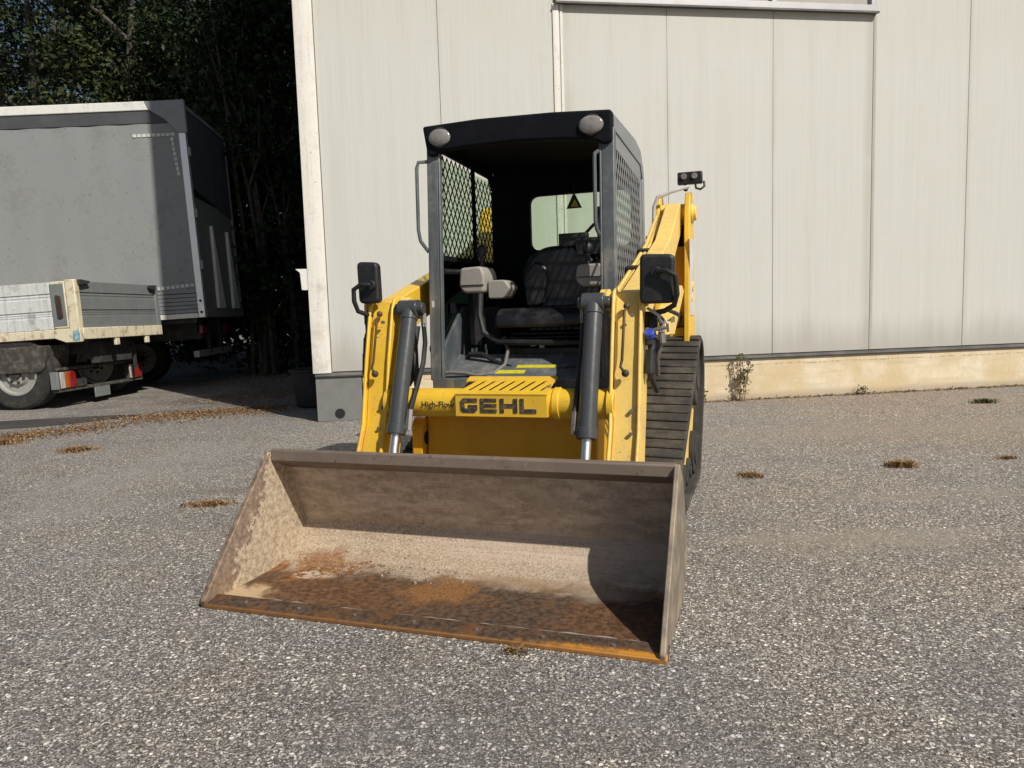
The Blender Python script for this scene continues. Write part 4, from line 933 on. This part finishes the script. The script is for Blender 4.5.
# ------------------------------------------------------------------ dropside lorry
FX, FY, FZ, FYAW, FTILT = -5.915, 10.214, 1.116, -3.979, 2.079
F_ = thing('dropside_lorry', 'old flatbed lorry with dented aluminium dropsides and chipped cream bed frame, tail towards the hall', 'lorry', (FX, FY, FZ), (0, R(-FTILT), R(FYAW)))
FL = -5.0; FW = 2.09; PH = .655
def fz(xl, zw=0): return (zw - FZ - xl * math.sin(R(FTILT))) / math.cos(R(FTILT))
def board_profile(h):
    P = []
    z = 0
    bands = [(0, .17, 0), (.185, .205, 1), (.215, .235, 1), (.25, .43, 0), (.445, .475, 1), (.49, h, 0)]
    return bands
def board(name, mat, axis, a, b, face, inward, parent):
    q = MB()
    t0, t1 = sorted((face + inward * .012, face + inward * .035))
    lo = (a, t0, .012) if axis == 'x' else (t0, a, .012); hi = (b, t1, PH) if axis == 'x' else (t1, b, PH)
    q.box(lo, hi)
    for z0, z1, k in board_profile(PH):
        f0, f1 = sorted((face + inward * (.007 if k else 0), face + inward * .0125))
        lo = (a, f0, z0 + .012) if axis == 'x' else (f0, a, z0 + .012); hi = (b, f1, z1) if axis == 'x' else (f1, b, z1)
        q.box(lo, hi)
    return q.build(name, mat, parent, .004, 2)
board('side_board', 'alu', 'x', FL, -.36, 0, 1, F_)
board('side_board', 'alu', 'x', FL, -.36, FW, -1, F_)
tg = board('tailgate', 'alu_dull', 'y', .10, FW - .10, 0, -1, F_)
q = MB(); q.box((FL, -.0, 0), (FL + .05, FW, 1.3)); q.build('headboard', 'alu_dull', F_)
cp = MB(); cp.box((-.13, -.012, -.01), (.012, .095, PH + .02)); cp.box((-.35, -.006, .02), (-.132, .04, PH + .005))
cpo = cp.build('corner_post', 'cream', F_, .012)
q = MB(); q.box((-.345, -.012, .05), (-.15, -.0065, PH - .03)); q.build('latch_plate', 'alu_dull', cpo, .004)
q = MB(); q.prism(rounded([(-.26, .16), (-.19, .16), (-.20, .46), (-.27, .48)], .02, 3), 'y', -.035, -.0125); q.build('latch_recess', 'bucket_edge', cpo, .004)
q = MB(); q.prism(rounded([(.06, PH - .06), (.26, PH - .03), (.28, PH - .0), (.05, PH + .02)], .015, 3), 'x', .013, .06); q.build('latch', 'chassis', cpo, .004)
q = MB(); q.box((-.13, FW - .095, -.01), (.012, FW + .01, PH + .01)); cp2 = q.build('corner_post', 'alu_dull', F_, .01)
q = MB(); q.prism(rounded([(FW - .30, PH - .06), (FW - .12, PH - .10), (FW - .12, PH), (FW - .30, PH - .01)], .015, 3), 'x', .013, .055); q.build('latch', 'chassis', cp2, .004)
bf = MB(); bf.box((FL, .0, -.115), (-.36, .06, .008)); bf.prism([(-.36, .008), (-.36, -.115), (-.20, -.18), (.015, -.18), (.015, .008)], 'y', -.012, .06); bf.box((-.05, .062, -.15), (.02, FW, .008)); bf.box((FL, FW - .06, -.115), (-.05, FW, .005)); bf.box((FL, .06, -.02), (-.052, FW - .06, .006))
bfo = bf.build('bed_frame', 'cream', F_, .008)
q = MB(); q.prism(rounded([(-.10, -.16), (.012, -.16), (.012, -.03), (-.08, -.02)], .03, 4), 'y', -.0155, -.0125); q.build('blue_paint_mark', worn('faded_blue_paint', (.16, .36, .48), .6, 0, (.6, .55, .42), .8, 14), bfo)
for y in (.80, 1.60):
    q = MB(); q.box((-.03, y, -.26), (.01, y + .10, -.152)); q.build('bed_hook', 'cream', bfo, .008)
q = MB()
for y in (.55, 1.40): q.box((FL, y, -.36), (-.25, y + .10, -.12))
for x in (-.30, -1.5, -2.8): q.box((x, .12, -.20), (x + .08, FW - .12, -.12))
q.box((-.25, .56, -.50), (-.20, 1.5, -.20)); q.box((-.26, 1.62, -.66), (-.22, 1.66, -.15)); q.build('underframe', 'chassis', F_)
zbp = fz(-.3, .24)
BX = -.16
base_lorry = set(bpy.data.objects)
q = MB(); q.box((-.34, .02, zbp), (-.24, FW - .02, zbp + .045)); q.box((-.33, .10, zbp + .30), (-.27, FW - .06, zbp + .34)); bpo = q.build('bumper', 'mudguard', F_, .006)
q = MB(); q.cbox((-.25, .98, zbp - .075), (.02, .36, .15)); q.build('plate_holder', 'alu_dull', bpo, .004)
for y0, d in ((.03, 1), (FW - .40, -1)):
    q = MB(); q.box((-.33, y0, zbp + .048), (-.235, y0 + .34, zbp + .285)); tlo = q.build('tail_light', 'chassis', F_, .008)
    segs = [('clear', 0, .10), ('amber', .115, .19), ('red', .195, .335)] if d > 0 else [('clear', 0, .09), ('red', .095, .335)]
    for m_, a, b in segs:
        q = MB(); q.box((-.2345, y0 + a + .004, zbp + .052), (-.215, y0 + b, zbp + .281)); q.build('lens', m_, tlo, .008)
    if d > 0:
        q = MB(); q.box((-.34, -.01, zbp + .045), (-.232, .028, zbp + .29)); q.build('light_bracket', 'alu_dull', tlo, .004)
        q = MB(); q.box((-.26, .395, zbp + .048), (-.22, .60, zbp + .16)); q.build('reflector', 'chassis', tlo, .006)
for ob in set(bpy.data.objects) - base_lorry:
    for v in ob.data.vertices: v.co.x += BX
q = MB(); q.prism([(-.56, -.50), (-.50, -.20), (-1.8, -.20), (-1.8, -.62), (-1.45, -.62), (-1.3, -.56), (-.62, -.56)], 'y', -.012, .50); q.build('mudguard', 'mudguard', F_, .01)
for x in (-1.02, -3.9):
    for y in (.16, FW - .16): wheel(F_, (x, y, fz(x, .52)), .52, .28)
q = MB(); q.cyl((-1.02, .2, fz(-1.02, .52)), (-1.02, FW - .2, fz(-1.02, .52)), .06); q.cyl((-3.9, .2, fz(-3.9, .52)), (-3.9, FW - .2, fz(-3.9, .52)), .06); q.build('axle', 'chassis', F_)
cbm = MB(); cbm.prism(rounded([(FL - 1.75, -.45), (FL - 1.8, .1), (FL - 1.55, .75), (FL - 1.3, 1.15), (FL - .12, 1.2), (FL - .08, -.3)], .08, 4), 'y', .02, FW - .02); cbo = cbm.build('driver_cab', 'rail_white', F_, .04, 3)
q = MB(); q.prism([(FL - 1.4, .25), (FL - 1.2, .95), (FL - .6, .95), (FL - .6, .25)], 'y', .008, .019); q.build('door_window', 'win_glass', cbo)

# ------------------------------------------------------------------ trees
def leaf_mesh(name, centers, radii, n, size, mat, parent, flat=.75, squash=.8):
    """n small pointed leaf faces gathered in clumps"""
    centers = np.array(centers, float); radii = np.array(radii, float)
    w = radii ** 2; idx = rng.choice(len(centers), n, p=w / w.sum())
    d = rng.normal(size=(n, 3)); d /= np.linalg.norm(d, axis=1)[:, None]
    rr = radii[idx] * (rng.random(n) ** .45); P = centers[idx] + d * rr[:, None] * np.array([1, 1, squash])
    nrm = rng.normal(size=(n, 3)) * .9 + np.array([0, 0, flat]); nrm /= np.linalg.norm(nrm, axis=1)[:, None]
    t = np.cross(nrm, rng.normal(size=(n, 3))); t /= np.linalg.norm(t, axis=1)[:, None]; b = np.cross(nrm, t)
    s = size * rng.uniform(.6, 1.4, n)[:, None]
    V = np.stack([P - t * s, P - b * s * .45 + nrm * s * .05, P + t * s, P + b * s * .45 + nrm * s * .05], 1).reshape(-1, 3)
    me = bpy.data.meshes.new(name); me.vertices.add(4 * n); me.vertices.foreach_set('co', V.ravel())
    me.loops.add(4 * n); me.loops.foreach_set('vertex_index', np.arange(4 * n)); me.polygons.add(n)
    me.polygons.foreach_set('loop_start', np.arange(0, 4 * n, 4)); me.polygons.foreach_set('loop_total', np.full(n, 4)); me.update(); me.validate()
    return link(name, me, mat, parent, smooth=False)
def tree(name, label, x, y, h, spread, lean, leaves, size, mat, base, nl=9, bare=False):
    t = thing(name, label, 'tree', (x, y, 0), group='trees behind the trailer')
    q = MB(); tips = []
    trunk = [Vector((lean[0] * (k / 6) ** 1.3 * h, lean[1] * (k / 6) * h, h * .92 * k / 6)) + Vector((random.uniform(-.1, .1), random.uniform(-.1, .1), 0)) * (k > 0) for k in range(7)]
    q.tube(trunk, 0, 9, [.20 * (1 - .13 * k) for k in range(7)])
    for k in range(nl):
        f = random.uniform(.12, .8); i = int(f * 6); p = trunk[i].lerp(trunk[min(i + 1, 6)], f * 6 - i)
        a = 2 * math.pi * (k / nl) + random.uniform(-.4, .4); Lb = spread * random.uniform(.6, 1.05)
        pts = [p]; d = Vector((math.cos(a), math.sin(a), random.uniform(.5, 1.3))).normalized()
        for s_ in range(4):
            d = (d + Vector((random.uniform(-.25, .25), random.uniform(-.25, .25), random.uniform(-.1, .25)))).normalized(); pts.append(pts[-1] + d * Lb / 4)
        q.tube(pts, 0, 6, [.075, .06, .045, .03, .014]); tips += pts[2:]
    q.build('trunk', 'bark', t)
    C = [(*p,) for p in tips]; Rr = [random.uniform(.7, 1.15) for _ in tips]
    for k in range(34):
        a = random.random() * 6.28; rad = spread * math.sqrt(random.random()); z = random.uniform(base, h)
        sc = 1 - .45 * ((z - base) / (h - base)) ** 2
        C.append((lean[0] * z + rad * sc * math.cos(a), lean[1] * z + rad * sc * math.sin(a), z)); Rr.append(random.uniform(.6, 1.25))
    leaf_mesh('crown', C, Rr, leaves, size, mat, t)
    return t
tree('broadleaf_tree', 'tall tree with olive leaves showing sky through its top at far left', -13.0, 21.0, 12.5, 3.6, (.02, 0), 34000, .075, 'leaf_olive', 3.0)
tree('broadleaf_tree', 'tree with sunlit yellow green sprays rising above the middle of the trailer', -9.6, 19.5, 12.5, 3.3, (.03, 0), 34000, .075, 'leaf_olive', 3.2)
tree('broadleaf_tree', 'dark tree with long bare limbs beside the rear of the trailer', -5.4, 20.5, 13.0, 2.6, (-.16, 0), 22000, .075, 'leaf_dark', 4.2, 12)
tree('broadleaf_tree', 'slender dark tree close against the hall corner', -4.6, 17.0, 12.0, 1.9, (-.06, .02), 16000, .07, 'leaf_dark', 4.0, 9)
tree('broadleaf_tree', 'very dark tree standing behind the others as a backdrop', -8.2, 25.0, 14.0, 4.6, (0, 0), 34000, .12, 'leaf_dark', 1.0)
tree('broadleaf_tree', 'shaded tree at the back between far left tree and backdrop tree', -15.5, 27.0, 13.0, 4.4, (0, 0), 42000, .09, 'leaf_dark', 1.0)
lm = thing('bare_limbed_shrub', 'tall shrub of thin bare grey limbs fanning up beside the hall corner', 'shrub', (-5.0, 15.6, 0))
q = MB(); C = []
for k in range(9):
    a = R(random.uniform(95, 200)); h_ = random.uniform(6, 10.5); sp = random.uniform(.5, 4.0); p0 = Vector((random.uniform(-.5, .5), random.uniform(-.3, .3), 0)); pts = []
    for i_ in range(8):
        f_ = i_ / 7; pts.append(p0 + Vector((math.cos(a) * sp * f_ ** 1.7 + random.uniform(-.06, .06), math.sin(a) * sp * .3 * f_ ** 1.5 + random.uniform(-.05, .05), h_ * f_ ** .9)))
    q.tube(pts, 0, 6, [.048 - .005 * i_ for i_ in range(8)]); C += [tuple(p_) for p_ in pts[5:]]
    b0 = pts[3]; q.tube([b0, b0 + Vector((random.uniform(-.5, .3), .1, .7)), b0 + Vector((random.uniform(-1.2, .5), .1, 1.7))], 0, 5, [.035, .025, .01])
q.build('limbs', 'bark', lm); leaf_mesh('leaves', C, [.7] * len(C), 7000, .06, 'leaf_dark', lm)
hd = thing('hedge', 'dense dark hedge filling the gap between trailer and hall', 'hedge', (-9, 22.5, 0))
C = [(random.uniform(-8, 5), random.uniform(-.7, .7), random.uniform(.2, 3.6)) for _ in range(150)] + [(random.uniform(2.2, 4.6), random.uniform(-7.4, -4.5), random.uniform(.2, 5.5)) for _ in range(60)]
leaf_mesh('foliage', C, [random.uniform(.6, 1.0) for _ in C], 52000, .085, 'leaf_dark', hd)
q = MB()
for k in range(26): x = -8 + k * .5; q.tube([(x, 0, 0), (x + random.uniform(-.2, .2), .1, 1.4), (x + random.uniform(-.5, .5), .1, 3.0)], .03, 6)
q.build('stems', 'bark', hd)

# ------------------------------------------------------------------ small plants, litter
def tuft(name, label, x, y, r, n, hgt, mat, cat='grass tuft', sx=1.6, group=None):
    V = []; F = []
    for k in range(int(n * 1.6)):
        a = random.random() * 6.28; d = r * min(.9, abs(random.gauss(0, .42))); bx, by = math.cos(a) * d * sx, math.sin(a) * d
        la = random.random() * 6.28; ln = hgt * random.uniform(.4, 1.1); ox, oy = math.cos(la) * ln * random.uniform(.5, 1.5), math.sin(la) * ln * random.uniform(.5, 1.5); w = .0035
        i = len(V); px_, py_ = -math.sin(la) * w, math.cos(la) * w
        V += [(bx - px_, by - py_, 0), (bx + px_, by + py_, 0), (bx + ox * .5 + px_, by + oy * .5 + py_, ln * .75), (bx + ox * .5 - px_, by + oy * .5 - py_, ln * .75), (bx + ox, by + oy, ln * .8)]
        F += [(i, i + 1, i + 2, i + 3), (i + 3, i + 2, i + 4)]
    me = bpy.data.meshes.new(name); me.from_pydata(V, [], F)
    o = link(name, me, mat, None, smooth=False); o.location = (x, y, .001); return tag(o, label, cat, group)
tuft('grass_tuft', 'flattened straw coloured grass tuft, largest one on the gravel right of the loader', 2.71, 5.10, .085, 420, .05, 'straw', sx=1.5)
tuft('grass_tuft', 'thin brownish dead grass patch near the loader track', 1.60, 4.95, .09, 260, .03, 'straw_brown', sx=1.1)
tuft('grass_tuft', 'small green grass tuft on the gravel near the far right of the plinth', 5.20, 8.10, .11, 160, .06, 'weed', sx=1.8)
tuft('grass_tuft', 'pale dry tuft lying flat far out on the right gravel', 3.55, 5.25, .05, 130, .025, 'straw', sx=2)
tuft('grass_tuft', 'round reddish dead grass patch in front of the lorry', -4.08, 6.82, .17, 520, .04, 'straw_brown', sx=1.3)
tuft('grass_tuft', 'brown dead grass patch at the left edge of the tarmac', -5.15, 7.38, .2, 420, .05, 'straw_brown', sx=1.6)
tuft('grass_tuft', 'low brownish grass patch beside the left bucket side', -1.95, 4.62, .10, 260, .03, 'straw_brown', sx=2)
tuft('grass_tuft', 'few pale blades poking out under the bucket cutting edge', -.02, 2.44, .045, 34, .03, 'straw', sx=1.6)
def weed(name, label, x, y, h, r, n, stems=5):
    w = thing(name, label, 'weed', (x, y, 0)); q = MB(); C = []
    for k in range(stems):
        a = random.uniform(-1, 1); pts = [(a * .03, 0, 0), (a * .05 + random.uniform(-.02, .02), -.015, h * .5), (a * r + random.uniform(-.02, .02), -.02, h * random.uniform(.8, 1.05))]
        q.tube(pts, .004, 5); C += [(p[0] * .9 + random.uniform(-.02, .02), p[1], p[2]) for p in pts[1:]] + [(pts[1][0] + random.uniform(-r, r) * .6, -.02, h * random.uniform(.1, .95)) for _ in range(3)]
    q.build('stem', 'straw_brown', w); leaf_mesh('leaves', C, [r * .55] * len(C), n, .016, 'weed', w, .4); return w
weed('wall_weed', 'tall thin dusty weed growing up the yellow plinth right of the loader', 2.78, 8.90, .52, .09, 420, 6)
weed('wall_weed', 'short green weed at the plinth foot just behind the loader track', 2.29, 8.86, .17, .045, 90, 3)
weed('wall_weed', 'tiny dark weed low on the plinth foot at far right', 4.35, 9.17, .10, .07, 80, 3)
# dry debris along the foot of the plinth and leaf drift in front of the lorry
def litter(name, label, pts, n, size, mat, zmax=.03):
    P = []
    for k in range(n):
        a, b, wd = random.choice(pts); t = random.random(); x = a[0] + (b[0] - a[0]) * t + random.gauss(0, wd); y = a[1] + (b[1] - a[1]) * t + random.gauss(0, wd * .6); P.append((x, y, abs(random.gauss(0, zmax * .5)) + .006))
    P = np.array(P); nrm = rng.normal(size=(n, 3)) * .5 + np.array([0, 0, 1]); nrm /= np.linalg.norm(nrm, axis=1)[:, None]
    t = np.cross(nrm, rng.normal(size=(n, 3))); t /= np.linalg.norm(t, axis=1)[:, None]; b = np.cross(nrm, t); s = size * rng.uniform(.5, 1.4, n)[:, None]
    V = np.stack([P - t * s, P - b * s * .5, P + t * s, P + b * s * .5 + nrm * s * .2], 1).reshape(-1, 3)
    me = bpy.data.meshes.new(name); me.from_pydata(V.tolist(), [], [(4 * i, 4 * i + 1, 4 * i + 2, 4 * i + 3) for i in range(n)])
    return tag(link(name, me, mat, None, smooth=False), label, 'leaf litter', kind='stuff')
litter('fallen_leaves', 'drift of dry brown leaves along the tarmac between lorry and hall', [((-4.9, 8.5), (-3.1, 9.5), .34), ((-4.7, 9.1), (-3.0, 9.8), .26), ((-5.6, 7.5), (-4.7, 8.3), .25), ((-4.2, 10.5), (-3.3, 12.5), .5), ((-4.6, 13), (-5.2, 17), .7)], 10500, .014, 'leaf_litter', .012)
litter('plinth_debris', 'thin line of dry debris along the foot of the plinth', [((2.0, 8.83), (7.5, 9.66), .045)], 1500, .014, 'straw_brown', .02)
# loose stone chips on the tarmac
sc_ = MB()
for k in range(900):
    y = 1.6 + 5.0 * random.random() ** 1.6; x = random.uniform(-1, 1) * (y * .8 + .3)
    r = random.uniform(.003, .0075)
    bmesh.ops.create_icosphere(sc_.bm, subdivisions=1, radius=r, matrix=Matrix.Translation((x, y, r * .35)) @ Euler((random.random(), random.random(), random.random() * 6)).to_matrix().to_4x4() @ Matrix.Diagonal((1, random.uniform(.6, 1), .6, 1)))
M['chip'] = leafmat('pale_stone_chips', [(0, (.12, .115, .11)), (.5, (.34, .325, .30)), (1, (.66, .64, .60))], .8)
tag(sc_.build('stone_chips', 'chip', None, smooth=False), 'loose pale stone chips scattered over the tarmac', 'gravel', kind='stuff')
